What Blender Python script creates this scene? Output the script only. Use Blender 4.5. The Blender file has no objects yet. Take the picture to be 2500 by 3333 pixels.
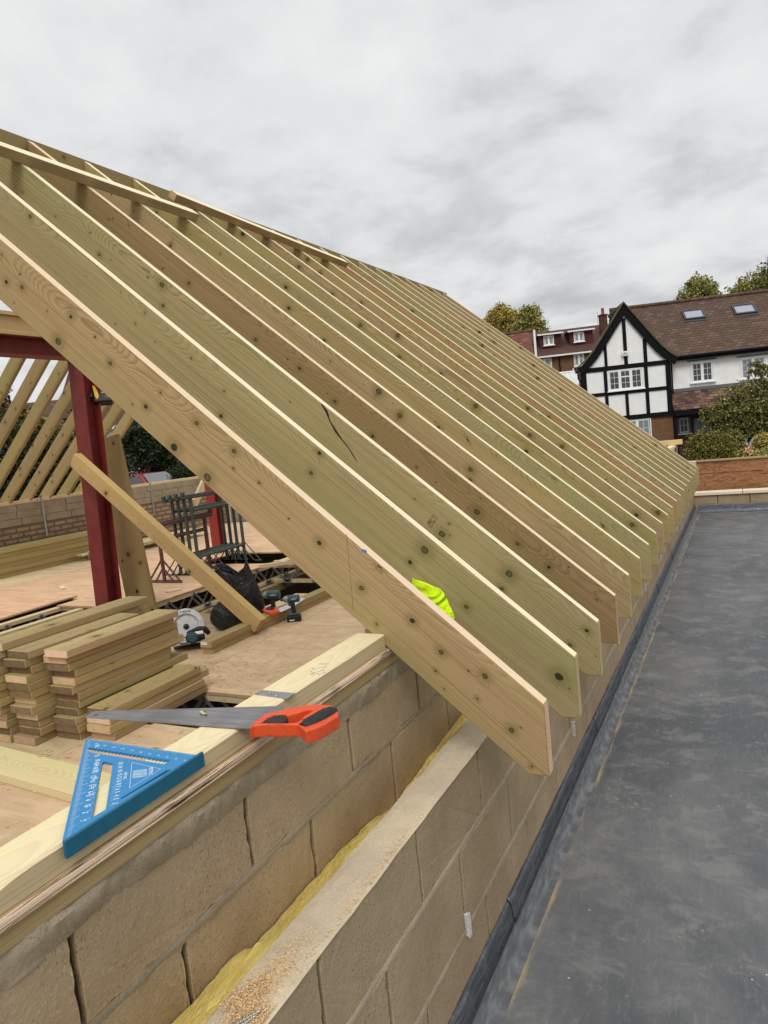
import bpy, bmesh, math, random
from mathutils import Vector, Matrix, noise
random.seed(7)
S = bpy.context.scene
COL = S.collection
R = math.radians

# ------------------------------------------------------------------ camera, world, sun
YAW, PITCH, ROLL = .47520, .10310, -.10100
FPX = 2311.2
CAM = Vector((.5069, -1.8044, .7521))
_fwd = Vector((-math.sin(YAW)*math.cos(PITCH), math.cos(YAW)*math.cos(PITCH), -math.sin(PITCH)))
_rt = Vector((math.cos(YAW), math.sin(YAW), 0)); _up = _rt.cross(_fwd)
CR = math.cos(ROLL)*_rt + math.sin(ROLL)*_up
CU = -math.sin(ROLL)*_rt + math.cos(ROLL)*_up
CF = _fwd
cd = bpy.data.cameras.new('camera'); cam = bpy.data.objects.new('camera', cd); COL.objects.link(cam)
m = Matrix.Identity(4)
for i, v in enumerate((CR, CU, -CF)):
    for j in range(3): m[j][i] = v[j]
m.translation = CAM
cam.matrix_world = m
cd.sensor_fit = 'HORIZONTAL'; cd.sensor_width = 36; cd.lens = 36*FPX/2500
cd.clip_start = .02; cd.clip_end = 2000
S.camera = cam

SUN_EL, SUN_AZ = R(50), R(158)          # azimuth measured clockwise from +Y
W = bpy.data.worlds.new('World'); S.world = W; W.use_nodes = True
nt = W.node_tree; nt.nodes.clear()
def wn(t, **k):
    n = nt.nodes.new(t)
    for a, b in k.items(): setattr(n, a, b)
    return n
sky = wn('ShaderNodeTexSky', sky_type='NISHITA', sun_disc=False, sun_elevation=SUN_EL, sun_rotation=SUN_AZ)
sky.air_density = 1.0; sky.dust_density = 4.0
bg1 = wn('ShaderNodeBackground'); bg1.inputs[1].default_value = .1
nt.links.new(sky.outputs[0], bg1.inputs[0])
tc = wn('ShaderNodeTexCoord'); sep = wn('ShaderNodeSeparateXYZ'); nt.links.new(tc.outputs['Generated'], sep.inputs[0])
def wm(op, a, b=None, c=None):
    n = wn('ShaderNodeMath', operation=op)
    for i, x in enumerate((a, b, c)):
        if x is None: continue
        if isinstance(x, (int, float)): n.inputs[i].default_value = x
        else: nt.links.new(x, n.inputs[i])
    return n.outputs[0]
zc = wm('MAXIMUM', sep.outputs[2], 0.0)
zz = wm('ADD', zc, .26)
cx = wm('DIVIDE', sep.outputs[0], zz); cy = wm('DIVIDE', sep.outputs[1], zz)
cmb = wn('ShaderNodeCombineXYZ'); nt.links.new(cx, cmb.inputs[0]); nt.links.new(cy, cmb.inputs[1])
n1 = wn('ShaderNodeTexNoise'); n1.inputs['Scale'].default_value = 3.1; n1.inputs['Detail'].default_value = 9; n1.inputs['Roughness'].default_value = .56; n1.inputs['Distortion'].default_value = .12
n2 = wn('ShaderNodeTexNoise'); n2.inputs['Scale'].default_value = .9; n2.inputs['Detail'].default_value = 3
nt.links.new(cmb.outputs[0], n1.inputs['Vector']); nt.links.new(cmb.outputs[0], n2.inputs['Vector'])
mx = wm('ADD', wm('MULTIPLY', n1.outputs[0], .6), wm('MULTIPLY', n2.outputs[0], .4))
# the deck of cloud thins and brightens towards the zenith
mx = wm('ADD', mx, wm('MULTIPLY', zc, .15))
ramp = wn('ShaderNodeValToRGB')
cr = ramp.color_ramp
cr.elements[0].position = .38; cr.elements[0].color = (.54, .555, .57, 1)
cr.elements[1].position = .68; cr.elements[1].color = (.93, .93, .925, 1)
e = cr.elements.new(.47); e.color = (.67, .68, .69, 1)
e = cr.elements.new(.54); e.color = (.81, .815, .815, 1)
nt.links.new(mx, ramp.inputs[0])
bg2 = wn('ShaderNodeBackground'); nt.links.new(ramp.outputs[0], bg2.inputs[0])
# CIE overcast: the sky overhead is brighter than near the horizon
st = wm('ADD', wm('MULTIPLY', wm('MAXIMUM', wm('SUBTRACT', zc, .72), 0.0), 2.2), .99)
nt.links.new(st, bg2.inputs[1])
mix = wn('ShaderNodeMixShader'); mix.inputs[0].default_value = .92
nt.links.new(bg1.outputs[0], mix.inputs[1]); nt.links.new(bg2.outputs[0], mix.inputs[2])
wo = wn('ShaderNodeOutputWorld'); nt.links.new(mix.outputs[0], wo.inputs[0])

sd = bpy.data.lights.new('sun', 'SUN'); sd.energy = 1.5; sd.angle = R(20); sd.color = (1, .96, .9)
sun = bpy.data.objects.new('sun', sd); COL.objects.link(sun)
sdir = Vector((math.sin(SUN_AZ)*math.cos(SUN_EL), math.cos(SUN_AZ)*math.cos(SUN_EL), math.sin(SUN_EL)))
sun.rotation_euler = sdir.to_track_quat('Z', 'Y').to_euler()
S.view_settings.view_transform = 'Standard'; S.view_settings.look = 'None'
S.view_settings.exposure = 0; S.view_settings.gamma = 1
S.cycles.max_bounces = 6; S.cycles.diffuse_bounces = 4

# ------------------------------------------------------------------ measuring helpers (photo survey of the site)
def ray(u, v):
    d = CR*((u-1250)/FPX) - CU*((v-1666.5)/FPX) + CF
    return d.normalized()
def P(u, v, x=None, y=None, z=None):
    r = ray(u, v)
    if x is not None: t = (x-CAM.x)/r.x
    elif y is not None: t = (y-CAM.y)/r.y
    else: t = (z-CAM.z)/r.z
    return CAM + r*t
def PD(u, v, d):
    r = ray(u, v); return CAM + r*(d/r.dot(CF))

# ------------------------------------------------------------------ objects
def tag(o, label=None, cat=None, group=None, kind=None):
    if label: o['label'] = label
    if cat: o['category'] = cat
    if group: o['group'] = group
    if kind: o['kind'] = kind
    return o
def empty(name, loc=(0, 0, 0), rz=0, label=None, cat=None, group=None, mat=None):
    o = bpy.data.objects.new(name, None); COL.objects.link(o)
    o.empty_display_size = .05
    if mat is not None: o.matrix_world = mat
    else: o.location = loc; o.rotation_euler = (0, 0, rz)
    return tag(o, label, cat, group)
class MB:
    def __init__(s): s.bm = bmesh.new(); s.mi = 0
    def face(s, vs, mi=None):
        try: f = s.bm.faces.new(vs)
        except ValueError: return None
        f.material_index = s.mi if mi is None else mi
        return f
    def box(s, a, b, mi=None, M=None, bev=0, endmi=None):
        (x0, y0, z0), (x1, y1, z1) = a, b
        co = [(x0,y0,z0),(x1,y0,z0),(x1,y1,z0),(x0,y1,z0),(x0,y0,z1),(x1,y0,z1),(x1,y1,z1),(x0,y1,z1)]
        vs = [s.bm.verts.new(M @ Vector(c) if M else c) for c in co]
        fs = []
        for k, q in enumerate(((0,3,2,1),(4,5,6,7),(0,1,5,4),(1,2,6,5),(2,3,7,6),(3,0,4,7))):
            mm = mi
            if endmi is not None and k in (3, 5): mm = endmi
            fs.append(s.face([vs[i] for i in q], mm))
        if bev:
            es = {e for f in fs for e in f.edges}
            bmesh.ops.bevel(s.bm, geom=list(es), offset=bev, segments=1, affect='EDGES', profile=.5, clamp_overlap=True)
        return vs
    def prism(s, poly, h0, h1, axis='y', mi=None, M=None):
        # poly in the plane perpendicular to axis
        def co(p, h):
            c = (p[0], h, p[1]) if axis == 'y' else ((h, p[0], p[1]) if axis == 'x' else (p[0], p[1], h))
            return M @ Vector(c) if M else c
        A = [s.bm.verts.new(co(p, h0)) for p in poly]; B = [s.bm.verts.new(co(p, h1)) for p in poly]
        s.face(A[::-1], mi); s.face(B, mi)
        n = len(poly)
        for i in range(n): s.face([A[i], A[(i+1) % n], B[(i+1) % n], B[i]], mi)
    def tube(s, pts, rad, seg=8, mi=None, cap=True):
        pts = [Vector(p) for p in pts]; rs = rad if isinstance(rad, (list, tuple)) else [rad]*len(pts)
        rings = []; prev = None
        for i, p in enumerate(pts):
            d = (pts[min(i+1, len(pts)-1)] - pts[max(i-1, 0)]).normalized()
            if prev is None:
                u = d.orthogonal().normalized()
            else:
                u = (prev - d*prev.dot(d));
                u = u.normalized() if u.length > 1e-6 else d.orthogonal().normalized()
            prev = u; v = d.cross(u)
            rings.append([s.bm.verts.new(p + rs[i]*(math.cos(2*math.pi*k/seg)*u + math.sin(2*math.pi*k/seg)*v)) for k in range(seg)])
        for a, b in zip(rings, rings[1:]):
            for k in range(seg): s.face([a[k], a[(k+1) % seg], b[(k+1) % seg], b[k]], mi)
        if cap: s.face(rings[0][::-1], mi); s.face(rings[-1], mi)
    def lathe(s, prof, seg=24, mi=None, M=None):
        # prof: (radius, height) pairs about local z
        rings = []
        for r, h in prof:
            rings.append([s.bm.verts.new((M or Matrix()) @ Vector((r*math.cos(2*math.pi*k/seg), r*math.sin(2*math.pi*k/seg), h))) for k in range(seg)])
        for a, b in zip(rings, rings[1:]):
            for k in range(seg): s.face([a[k], a[(k+1) % seg], b[(k+1) % seg], b[k]], mi)
        s.face(rings[0][::-1], mi); s.face(rings[-1], mi)
    def build(s, name, mats, parent=None, smooth=False, M=None):
        bmesh.ops.recalc_face_normals(s.bm, faces=s.bm.faces[:])
        me = bpy.data.meshes.new(name); s.bm.to_mesh(me); s.bm.free()
        for mm in (mats if isinstance(mats, (list, tuple)) else [mats]): me.materials.append(mm)
        if smooth:
            for p in me.polygons: p.use_smooth = True
            try: me.set_sharp_from_angle(angle=R(40))
            except Exception: pass
        o = bpy.data.objects.new(name, me); COL.objects.link(o)
        if M is not None: o.matrix_world = M
        if parent is not None: o.parent = parent
        return o
def frame(o, ax, ay):
    ax = Vector(ax).normalized(); ay = Vector(ay); ay = (ay - ax*ay.dot(ax)).normalized(); az = ax.cross(ay)
    M = Matrix.Identity(4)
    for j in range(3): M[j][0] = ax[j]; M[j][1] = ay[j]; M[j][2] = az[j]; M[j][3] = o[j]
    return M

# ------------------------------------------------------------------ materials
def newmat(name, rough=.7, metal=0, base=(.5, .5, .5), spec=.3):
    m = bpy.data.materials.new(name); m.use_nodes = True
    b = m.node_tree.nodes['Principled BSDF']
    b.inputs['Roughness'].default_value = rough; b.inputs['Metallic'].default_value = metal
    b.inputs['Base Color'].default_value = (*base, 1); b.inputs['Specular IOR Level'].default_value = spec
    return m
class G:
    def __init__(s, m): s.t = m.node_tree; s.b = s.t.nodes['Principled BSDF']
    def n(s, t, **k):
        x = s.t.nodes.new(t)
        for a, b in k.items(): setattr(x, a, b)
        return x
    def l(s, a, b): s.t.links.new(a, b)
    def set(s, sock, v):
        if isinstance(v, (int, float)): sock.default_value = v
        elif isinstance(v, (tuple, list)): sock.default_value = v if len(v) != 3 or len(sock.default_value) == 3 else (*v, 1)
        else: s.l(v, sock)
    def m(s, op, a, b=None, c=None):
        x = s.n('ShaderNodeMath', operation=op)
        for i, v in enumerate((a, b, c)):
            if v is not None: s.set(x.inputs[i], v)
        return x.outputs[0]
    def v(s, op, a, b=None):
        x = s.n('ShaderNodeVectorMath', operation=op)
        s.set(x.inputs[0], a)
        if b is not None: s.set(x.inputs[1], b)
        return x.outputs['Value'] if op in ('LENGTH', 'DISTANCE', 'DOT_PRODUCT') else x.outputs[0]
    def co(s, kind='Object'): return s.n('ShaderNodeTexCoord').outputs[kind]
    def noise(s, vec, scale, detail=3, rough=.5, dist=0, out=0):
        x = s.n('ShaderNodeTexNoise'); s.l(vec, x.inputs['Vector'])
        x.inputs['Scale'].default_value = scale; x.inputs['Detail'].default_value = detail
        x.inputs['Roughness'].default_value = rough; x.inputs['Distortion'].default_value = dist
        return x.outputs[out]
    def ramp(s, fac, *st):
        x = s.n('ShaderNodeValToRGB'); c = x.color_ramp
        c.elements[0].position, c.elements[0].color = st[0][0], (*st[0][1], 1)
        c.elements[1].position, c.elements[1].color = st[-1][0], (*st[-1][1], 1)
        for p, q in st[1:-1]: c.elements.new(p).color = (*q, 1)
        s.set(x.inputs[0], fac); return x.outputs[0]
    def sm(s, v, a, b):     # smooth step a..b -> 0..1
        x = s.n('ShaderNodeMapRange', interpolation_type='SMOOTHSTEP')
        s.set(x.inputs[0], v); x.inputs[1].default_value = a; x.inputs[2].default_value = b
        return x.outputs[0]
    def mix(s, f, a, b, mode='MIX'):
        x = s.n('ShaderNodeMix', data_type='RGBA', blend_type=mode)
        s.set(x.inputs[0], f); s.set(x.inputs[6], a); s.set(x.inputs[7], b)
        return x.outputs[2]
    def bump(s, h, strength=.3, dist=.01):
        x = s.n('ShaderNodeBump'); x.inputs['Strength'].default_value = strength; x.inputs['Distance'].default_value = dist
        s.l(h, x.inputs['Height']); s.l(x.outputs[0], s.b.inputs['Normal'])
    def col(s, c): s.set(s.b.inputs['Base Color'], c)
    def map(s, vec, scale=(1, 1, 1), loc=(0, 0, 0)):
        x = s.n('ShaderNodeMapping'); s.l(vec, x.inputs[0]); x.inputs['Scale'].default_value = scale; x.inputs['Location'].default_value = loc
        return x.outputs[0]
    def sep(s, vec):
        x = s.n('ShaderNodeSeparateXYZ'); s.l(vec, x.inputs[0]); return x.outputs
    def cmb(s, a, b, c):
        x = s.n('ShaderNodeCombineXYZ'); s.set(x.inputs[0], a); s.set(x.inputs[1], b); s.set(x.inputs[2], c); return x.outputs[0]

def wood(name, light, dark, green=(.30, .32, .14), gamt=.45, ringf=300, knots=.70, knotr=1.0, rough=.75, bump=.25, fine=.5, tint=True, attr=False):
    """sawn softwood: growth rings cut lengthwise (local x), knots with bent grain; object colour tints it"""
    m = newmat(name, rough, 0, light, .2); g = G(m)
    oi = g.n('ShaderNodeObjectInfo'); rnd = oi.outputs['Random']
    p0 = g.co(); off = g.cmb(g.m('MULTIPLY', rnd, 37.), g.m('MULTIPLY', rnd, 11.), 0.)
    x, y, z = g.sep(p0)
    xs = g.m('ADD', x, g.m('MULTIPLY', rnd, 53.))
    q = g.cmb(xs, y, z)
    # knots: a sparse layer of branch knots and a finer one of pin knots
    onx, ony, onz = g.sep(g.co('Normal')); wide = g.m('GREATER_THAN', g.m('ABSOLUTE', onz), .5)
    wob = g.m('SUBTRACT', g.noise(q, 75, 2), .5)
    def layer(sc, prob, r0, r1, shift):
        flat = g.v('ADD', g.v('MULTIPLY', q, (sc[0], sc[1], .2)), (shift, shift*2., 0.))
        vo = g.n('ShaderNodeTexVoronoi', voronoi_dimensions='3D', feature='F1'); g.l(flat, vo.inputs['Vector']); vo.inputs['Scale'].default_value = 1
        d = g.v('MULTIPLY', g.v('SUBTRACT', flat, vo.outputs['Position']), (1/sc[0]*.78, 1/sc[1], 0.))
        k = g.sep(vo.outputs['Color'])
        has = g.m('MULTIPLY', wide, g.m('GREATER_THAN', k[0], 1-prob))
        kr = g.m('MULTIPLY_ADD', g.m('POWER', k[1], 1.6), (r1-r0)*knotr, r0*knotr)
        rel = g.m('ADD', g.m('DIVIDE', g.v('LENGTH', d), kr), g.m('MULTIPLY', wob, .9))
        return d, has, kr, rel, k
    dA, hasA, krA, relA, kA = layer((2.1, 6.3), knots, .0055, .0150, 0.)
    if attr:   # knots surveyed one by one, stored on the mesh
        at_ = g.n('ShaderNodeAttribute', attribute_name='knot_dist'); ty_ = g.n('ShaderNodeAttribute', attribute_name='knot_kind')
        relA = g.m('ADD', at_.outputs['Fac'], g.m('MULTIPLY', wob, .8)); hasA = 1.; kA = (0., 0., ty_.outputs['Fac']); dA = g.cmb(9., 9., 0.)
    dB, hasB, krB, relB, kB = layer((4.3, 13.), knots*.45, .0018, .0042, 17.3)
    near = g.m('ADD', g.m('MULTIPLY', hasA, g.m('EXPONENT', g.m('MULTIPLY', g.m('POWER', g.m('DIVIDE', relA, 3.4), 2.), -1.))), g.m('MULTIPLY', g.m('MULTIPLY', hasB, g.m('EXPONENT', g.m('MULTIPLY', g.m('POWER', g.m('DIVIDE', relB, 3.), 2.), -1.))), .35))
    # rings
    wa = g.m('MULTIPLY', g.m('SUBTRACT', g.noise(g.cmb(g.m('MULTIPLY', xs, .55), 0., rnd), 1., 2), .5), .22)
    wb = g.m('MULTIPLY', g.noise(g.cmb(g.m('MULTIPLY', xs, .8), 5., rnd), 1., 2), .20)
    fl = g.m('MULTIPLY', g.m('SUBTRACT', g.noise(g.v('MULTIPLY', q, (3., 22., 22.)), 1., 3), .5), .02)
    dy = g.m('ADD', g.m('SUBTRACT', y, wa), fl)
    dz = g.m('ADD', z, g.m('ADD', wb, .015))
    r = g.m('SQRT', g.m('ADD', g.m('MULTIPLY', dy, dy), g.m('MULTIPLY', dz, dz)))
    ph = g.m('ADD', g.m('MULTIPLY', r, ringf*1.), g.m('MULTIPLY', near, 3.2))
    fr = g.m('FRACT', ph)
    line = g.m('MULTIPLY', g.sm(fr, .35, .9), g.m('SUBTRACT', 1., g.sm(fr, .93, 1.)))
    streak = g.noise(g.v('MULTIPLY', q, (1.2, 260., 260.)), 1., 2)
    tone = g.noise(g.v('MULTIPLY', q, (.9, 9., 9.)), 1., 3)
    big = g.sm(g.noise(g.v('MULTIPLY', q, (2., 14., 14.)), 1., 3), .3, .7); c = g.mix(g.m('MULTIPLY', line, g.m('MULTIPLY_ADD', big, .42, .16)), light, dark)
    c = g.mix(g.m('MULTIPLY', g.sm(streak, .45, .75), fine), c, dark)
    gm = g.m('MULTIPLY', g.sm(g.noise(g.v('MULTIPLY', q, (.7, 6., 6.)), 1., 2), .45, .68), gamt)
    c = g.mix(gm, c, g.mix(1., c, tuple(green)+(1,), 'MULTIPLY') if False else green)
    c = g.mix(g.m('MULTIPLY', g.sm(tone, .35, .7), .3), c, g.mix(.5, c, (light[0]*1.15, light[1]*1.1, light[2]*1.05)))
    # sapwood band along the upper edge of some boards, stained greenish by the treatment
    band = g.sm(g.m('ADD', y, g.m('MULTIPLY', g.m('SUBTRACT', g.noise(g.cmb(g.m('MULTIPLY', xs, .7), 3., 0.), 1., 3), .5), .16)), .015, .04)
    c = g.mix(g.m('MULTIPLY', band, g.m('MULTIPLY', g.m('GREATER_THAN', g.m('FRACT', g.m('MULTIPLY', rnd, 7.)), .45), .55*min(1., gamt*2))), c, (light[0]*1.0, light[1]*1.12, light[2]*.86))
    for (d_, has, rel, k_, st_) in ((dA, hasA, relA, kA, 1.), (dB, hasB, relB, kB, .5)):
        c = g.mix(g.m('MULTIPLY', g.m('MULTIPLY', has, g.m('SUBTRACT', 1., g.sm(rel, 1.2, 5.))), .40*st_), c, (dark[0]*1.25, dark[1]*1.2, dark[2]*1.05))
        halo = g.m('MULTIPLY', has, g.m('SUBTRACT', 1., g.sm(rel, 1., 3.4)))
        c = g.mix(g.m('MULTIPLY', halo, .45*st_), c, (green[0]*.62, green[1]*.72, green[2]*.7))
        if st_ == 1.:
            dx_, dy_, dz_ = g.sep(d_)
            sm_ = g.m('EXPONENT', g.m('MULTIPLY', g.m('ADD', g.m('POWER', g.m('DIVIDE', dx_, .010), 2.), g.m('POWER', g.m('DIVIDE', dy_, .045), 2.)), -1.))
            sm_ = g.m('MULTIPLY', g.m('MULTIPLY', sm_, has), g.m('MULTIPLY', g.m('GREATER_THAN', k_[2], .60), g.sm(g.noise(g.v('MULTIPLY', q, (300., 25., 25.)), 1., 3), .35, .6)))
            c = g.mix(g.m('MULTIPLY', sm_, .55), c, (dark[0]*.45, dark[1]*.42, dark[2]*.4))
        inner = g.mix(g.m('GREATER_THAN', k_[2], .35), (.05, .036, .02), g.mix(g.noise(q, 240, 2), (.20, .135, .065), (.10, .07, .035)))
        heart = g.m('MULTIPLY', has, g.m('SUBTRACT', 1., g.sm(rel, .75, 1.1)))
        c = g.mix(heart, c, inner)
        core = g.m('MULTIPLY', has, g.m('MULTIPLY', g.sm(rel, .62, .85), g.m('SUBTRACT', 1., g.sm(rel, .92, 1.2))))
        c = g.mix(g.m('MULTIPLY', core, .85), c, (.035, .026, .015))
    c = g.mix(1., c, oi.outputs['Color'], 'MULTIPLY') if tint else c
    g.col(c)
    h = g.m('ADD', g.m('MULTIPLY', line, -.4), g.m('MULTIPLY', streak, .6))
    g.bump(h, bump, .002)
    return m
LT, DK = (.445, .355, .205), (.185, .130, .060)
M_treated = wood('treated_pine', LT, DK, green=(.31, .30, .135), gamt=.55, fine=.62)
M_treated_k = wood('treated_pine_surveyed', LT, DK, green=(.31, .30, .135), gamt=.55, fine=.62, knots=.70, attr=True)
M_pale = wood('pale_pine', (.76, .655, .425), (.60, .47, .26), green=(.68, .61, .37), gamt=.25, ringf=300, knots=.45, knotr=.7, fine=.35)
M_deckwood = wood('joist_pine', (.66, .52, .32), (.45, .32, .16), green=(.55, .46, .24), gamt=.3, ringf=230, knots=.5, fine=.4)
M_sap = wood('pale_skylit_edge', (.86, .78, .55), (.68, .57, .36), green=(.80, .77, .50), gamt=.4, ringf=200, knots=0, fine=.3, tint=False)  # pale top edge: brightness of the sky-lit upper face painted into its colour
M_skylit_pink = wood('pink_skylit_edge', (.80, .63, .44), (.64, .47, .30), green=(.80, .66, .46), gamt=.2, ringf=200, knots=0, fine=.3, tint=False)  # pinkish wood, with the same sky light on the top edge painted in
def endgrain(name, a, b):
    m = newmat(name, .85, 0, a, .15); g = G(m)
    q = g.v('ADD', g.co(), (0, .06, .09)); x, y, z = g.sep(q)
    r = g.m('SQRT', g.m('ADD', g.m('MULTIPLY', y, y), g.m('MULTIPLY', z, z)))
    ln = g.sm(g.m('FRACT', g.m('MULTIPLY', r, 170.)), .5, .95)
    n = g.noise(g.co(), 45, 4)
    oi = g.n('ShaderNodeObjectInfo')
    c = g.mix(g.m('MULTIPLY', ln, .35), a, b); c = g.mix(g.m('MULTIPLY', g.sm(n, .4, .75), .45), c, b)
    g.col(g.mix(1., c, oi.outputs['Color'], 'MULTIPLY')); g.bump(n, .3, .002)
    return m
M_end = endgrain('cut_end', (.58, .44, .29), (.38, .27, .16))
M_enddark = endgrain('weathered_end', (.22, .165, .10), (.10, .075, .045))
M_endpink = endgrain('fresh_cut_end', (.70, .54, .40), (.54, .40, .28))

def ply(name, a, b, c3, scale=1.):
    m = newmat(name, .8, 0, a, .2); g = G(m)
    p = g.co(); oi = g.n('ShaderNodeObjectInfo')
    q = g.v('ADD', p, g.cmb(g.m('MULTIPLY', oi.outputs['Random'], 20.), 0., 0.))
    w = g.noise(g.v('MULTIPLY', q, (1.2, 5., 1.)), 1.6*scale, 5, .6, .9)
    f = g.noise(g.v('MULTIPLY', q, (6., 60., 6.)), 1., 3)
    s = g.noise(q, 7, 4, .6)
    c = g.mix(g.sm(w, .38, .62), a, b)
    c = g.mix(g.m('MULTIPLY', g.sm(s, .5, .72), .5), c, c3)
    c = g.mix(g.m('MULTIPLY', g.sm(f, .55, .8), .35), c, (b[0]*.7, b[1]*.66, b[2]*.6))
    # split knots and wood chips trodden in
    vo = g.n('ShaderNodeTexVoronoi', feature='F1'); g.l(g.v('MULTIPLY', g.v('MULTIPLY_ADD' if False else 'MULTIPLY', q, (2.2, 5., 2.)), (1, 1, 1)), vo.inputs['Vector']); vo.inputs['Scale'].default_value = 1.3
    kx = g.sep(vo.outputs['Color'])[0]
    k = g.m('MULTIPLY', g.m('GREATER_THAN', kx, .62), g.m('SUBTRACT', 1., g.sm(vo.outputs['Distance'], .03, .09)))
    c = g.mix(g.m('MULTIPLY', k, .8), c, (.16, .10, .055))
    ln = g.noise(g.v('MULTIPLY', q, (2., 26., 1.)), 2.2, 5, .7, 1.2)
    c = g.mix(g.m('MULTIPLY', g.sm(ln, .70, .78), .5), c, (.25, .17, .10))
    g.col(g.mix(1., c, oi.outputs['Color'], 'MULTIPLY')); g.bump(g.m('ADD', s, f), .2, .003)
    return m
M_ply = ply('deck_plywood', (.63, .485, .325), (.53, .40, .26), (.72, .60, .43))
M_plyedge = ply('plywood_edge', (.52, .37, .24), (.40, .28, .17), (.58, .44, .30))

def blockmat(name, base, dk, lt, pits=1., speck=1.):
    m = newmat(name, .95, 0, base, .1); g = G(m); p = g.co()
    a = g.noise(p, 2.2, 4, .6); b = g.noise(p, 38, 4, .7); c5 = g.noise(p, 150, 2)
    c = g.mix(g.sm(a, .35, .7), base, dk)
    c = g.mix(g.m('MULTIPLY', g.sm(b, .50, .72), .30), c, dk); st = g.noise(g.v('MULTIPLY', p, (3., 3., .8)), 2., 4, .6); c = g.mix(g.m('MULTIPLY', g.sm(st, .5, .7), .28), c, (base[0]*1.25, base[1]*1.27, base[2]*1.32))
    vo = g.n('ShaderNodeTexVoronoi', feature='F1'); g.l(g.v('MULTIPLY', p, (1, 1, .45)), vo.inputs['Vector']); vo.inputs['Scale'].default_value = 300
    vr = g.sep(vo.outputs['Color'])
    sp = g.m('MULTIPLY', g.m('GREATER_THAN', vr[0], .93), g.m('SUBTRACT', 1., g.sm(vo.outputs['Distance'], .15, .4)))
    c = g.mix(g.m('MULTIPLY', sp, .7*speck), c, lt)
    clus = g.sm(g.noise(p, 7, 2), .42, .62)
    pt = g.m('MULTIPLY', g.m('GREATER_THAN', vr[1], .80), g.m('SUBTRACT', 1., g.sm(vo.outputs['Distance'], .2, .5)))
    pt = g.m('MULTIPLY', pt, g.m('MULTIPLY', clus, pits))
    c = g.mix(g.m('MULTIPLY', pt, .42), c, (dk[0]*.25, dk[1]*.25, dk[2]*.25))
    g.col(c)
    mac = g.noise(p, 11, 3, .6); h = g.m('SUBTRACT', g.m('ADD', g.m('ADD', g.m('MULTIPLY', b, 1.1), g.m('MULTIPLY', mac, 1.6)), g.m('MULTIPLY', c5, .7)), g.m('MULTIPLY', pt, 1.6))
    c_ = g.mix(g.m('MULTIPLY', g.sm(c5, .5, .8), .25), c, lt); g.col(c_)
    g.bump(h, .45, .004)
    return m
M_block = blockmat('concrete_block', (.385, .295, .19), (.30, .225, .14), (.58, .48, .33))
M_block_in = blockmat('concrete_block_cavity', (.33, .27, .19), (.26, .205, .14), (.55, .47, .36))
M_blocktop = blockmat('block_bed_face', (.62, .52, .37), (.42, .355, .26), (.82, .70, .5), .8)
M_mortar = blockmat('mortar', (.34, .28, .195), (.23, .19, .13), (.5, .46, .4), .5, .4)
M_mortar_lt = blockmat('pale_mortar', (.37, .31, .22), (.23, .19, .135), (.6, .57, .5), .5, .3)
M_splint = newmat('splintered_pine', .9, 0, (.7, .55, .42), .15); g = G(M_splint); _p = g.v('MULTIPLY', g.co(), (160, 1.6, 260)); _n = g.noise(_p, 2.6, 4, .6)
_k = g.noise(g.v('MULTIPLY', g.co(), (4, 3., 4)), 3., 3); g.col(g.mix(g.sm(g.m('ADD', _n, g.m('MULTIPLY', _k, .35)), .70, .80), g.mix(_n, (.78, .60, .45), (.60, .45, .30)), (.085, .045, .03))); g.bump(_n, .7, .003)
M_joint = newmat('open_joint', 1, 0, (.05, .04, .028), 0)

def simple(name, c, rough=.6, metal=0, spec=.4, nz=0, nscale=20, c2=None, bump=.1, stretch=(1, 1, 1)):
    m = newmat(name, rough, metal, c, spec)
    if c2 is not None or nz:
        g = G(m); n = g.noise(g.v('MULTIPLY', g.co(), stretch), nscale, 5, .6)
        g.col(g.mix(g.sm(n, .38, .68), c, c2 or tuple(x*(1-nz) for x in c)))
        if bump: g.bump(n, bump, .003)
    return m
M_red = simple('red_oxide_steel', (.20, .026, .020), .5, 0, .4, c2=(.155, .018, .015), nscale=9)
M_redw = simple('red_oxide_trestle', (.10, .028, .03), .6, 0, .4, c2=(.12, .07, .065), nscale=40)
M_greenst = simple('green_painted_steel', (.028, .052, .045), .6, 0, .4, c2=(.085, .095, .08), nscale=55)
M_galv = simple('galvanised_steel', (.42, .44, .46), .42, .85, .5, c2=(.30, .32, .35), nscale=60)
M_black = simple('black_plastic', (.012, .012, .014), .45, 0, .4)
M_rubber = simple('black_rubber', (.018, .018, .02), .6, 0, .3, c2=(.03, .03, .032), nscale=90)
M_orange = simple('orange_plastic', (.72, .085, .022), .42, 0, .45, c2=(.62, .07, .02), nscale=120, bump=.04)
M_teal = simple('teal_plastic', (.02, .07, .08), .4, 0, .4)
M_bluealu = simple('blue_anodised', (.03, .26, .56), .42, .2, .5, c2=(.025, .225, .50), nscale=200, bump=.03)
M_white = simple('white_paint', (.78, .78, .76), .5)
M_whitemark = simple('white_mark', (.78, .83, .86), .6)
M_ink = simple('ink', (.03, .018, .018), .8)
M_pencil = simple('pencil_mark', (.10, .085, .07), .8)
M_vent = simple('white_vent_plastic', (.62, .62, .60), .5, c2=(.5, .5, .48), nscale=60)
M_yellow = simple('yellow_plastic', (.75, .42, .02), .45)
M_bag = simple('black_polythene', (.018, .018, .020), .38, 0, .4)
M_bluebit = simple('blue_crayon', (.05, .22, .6), .6)

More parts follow.
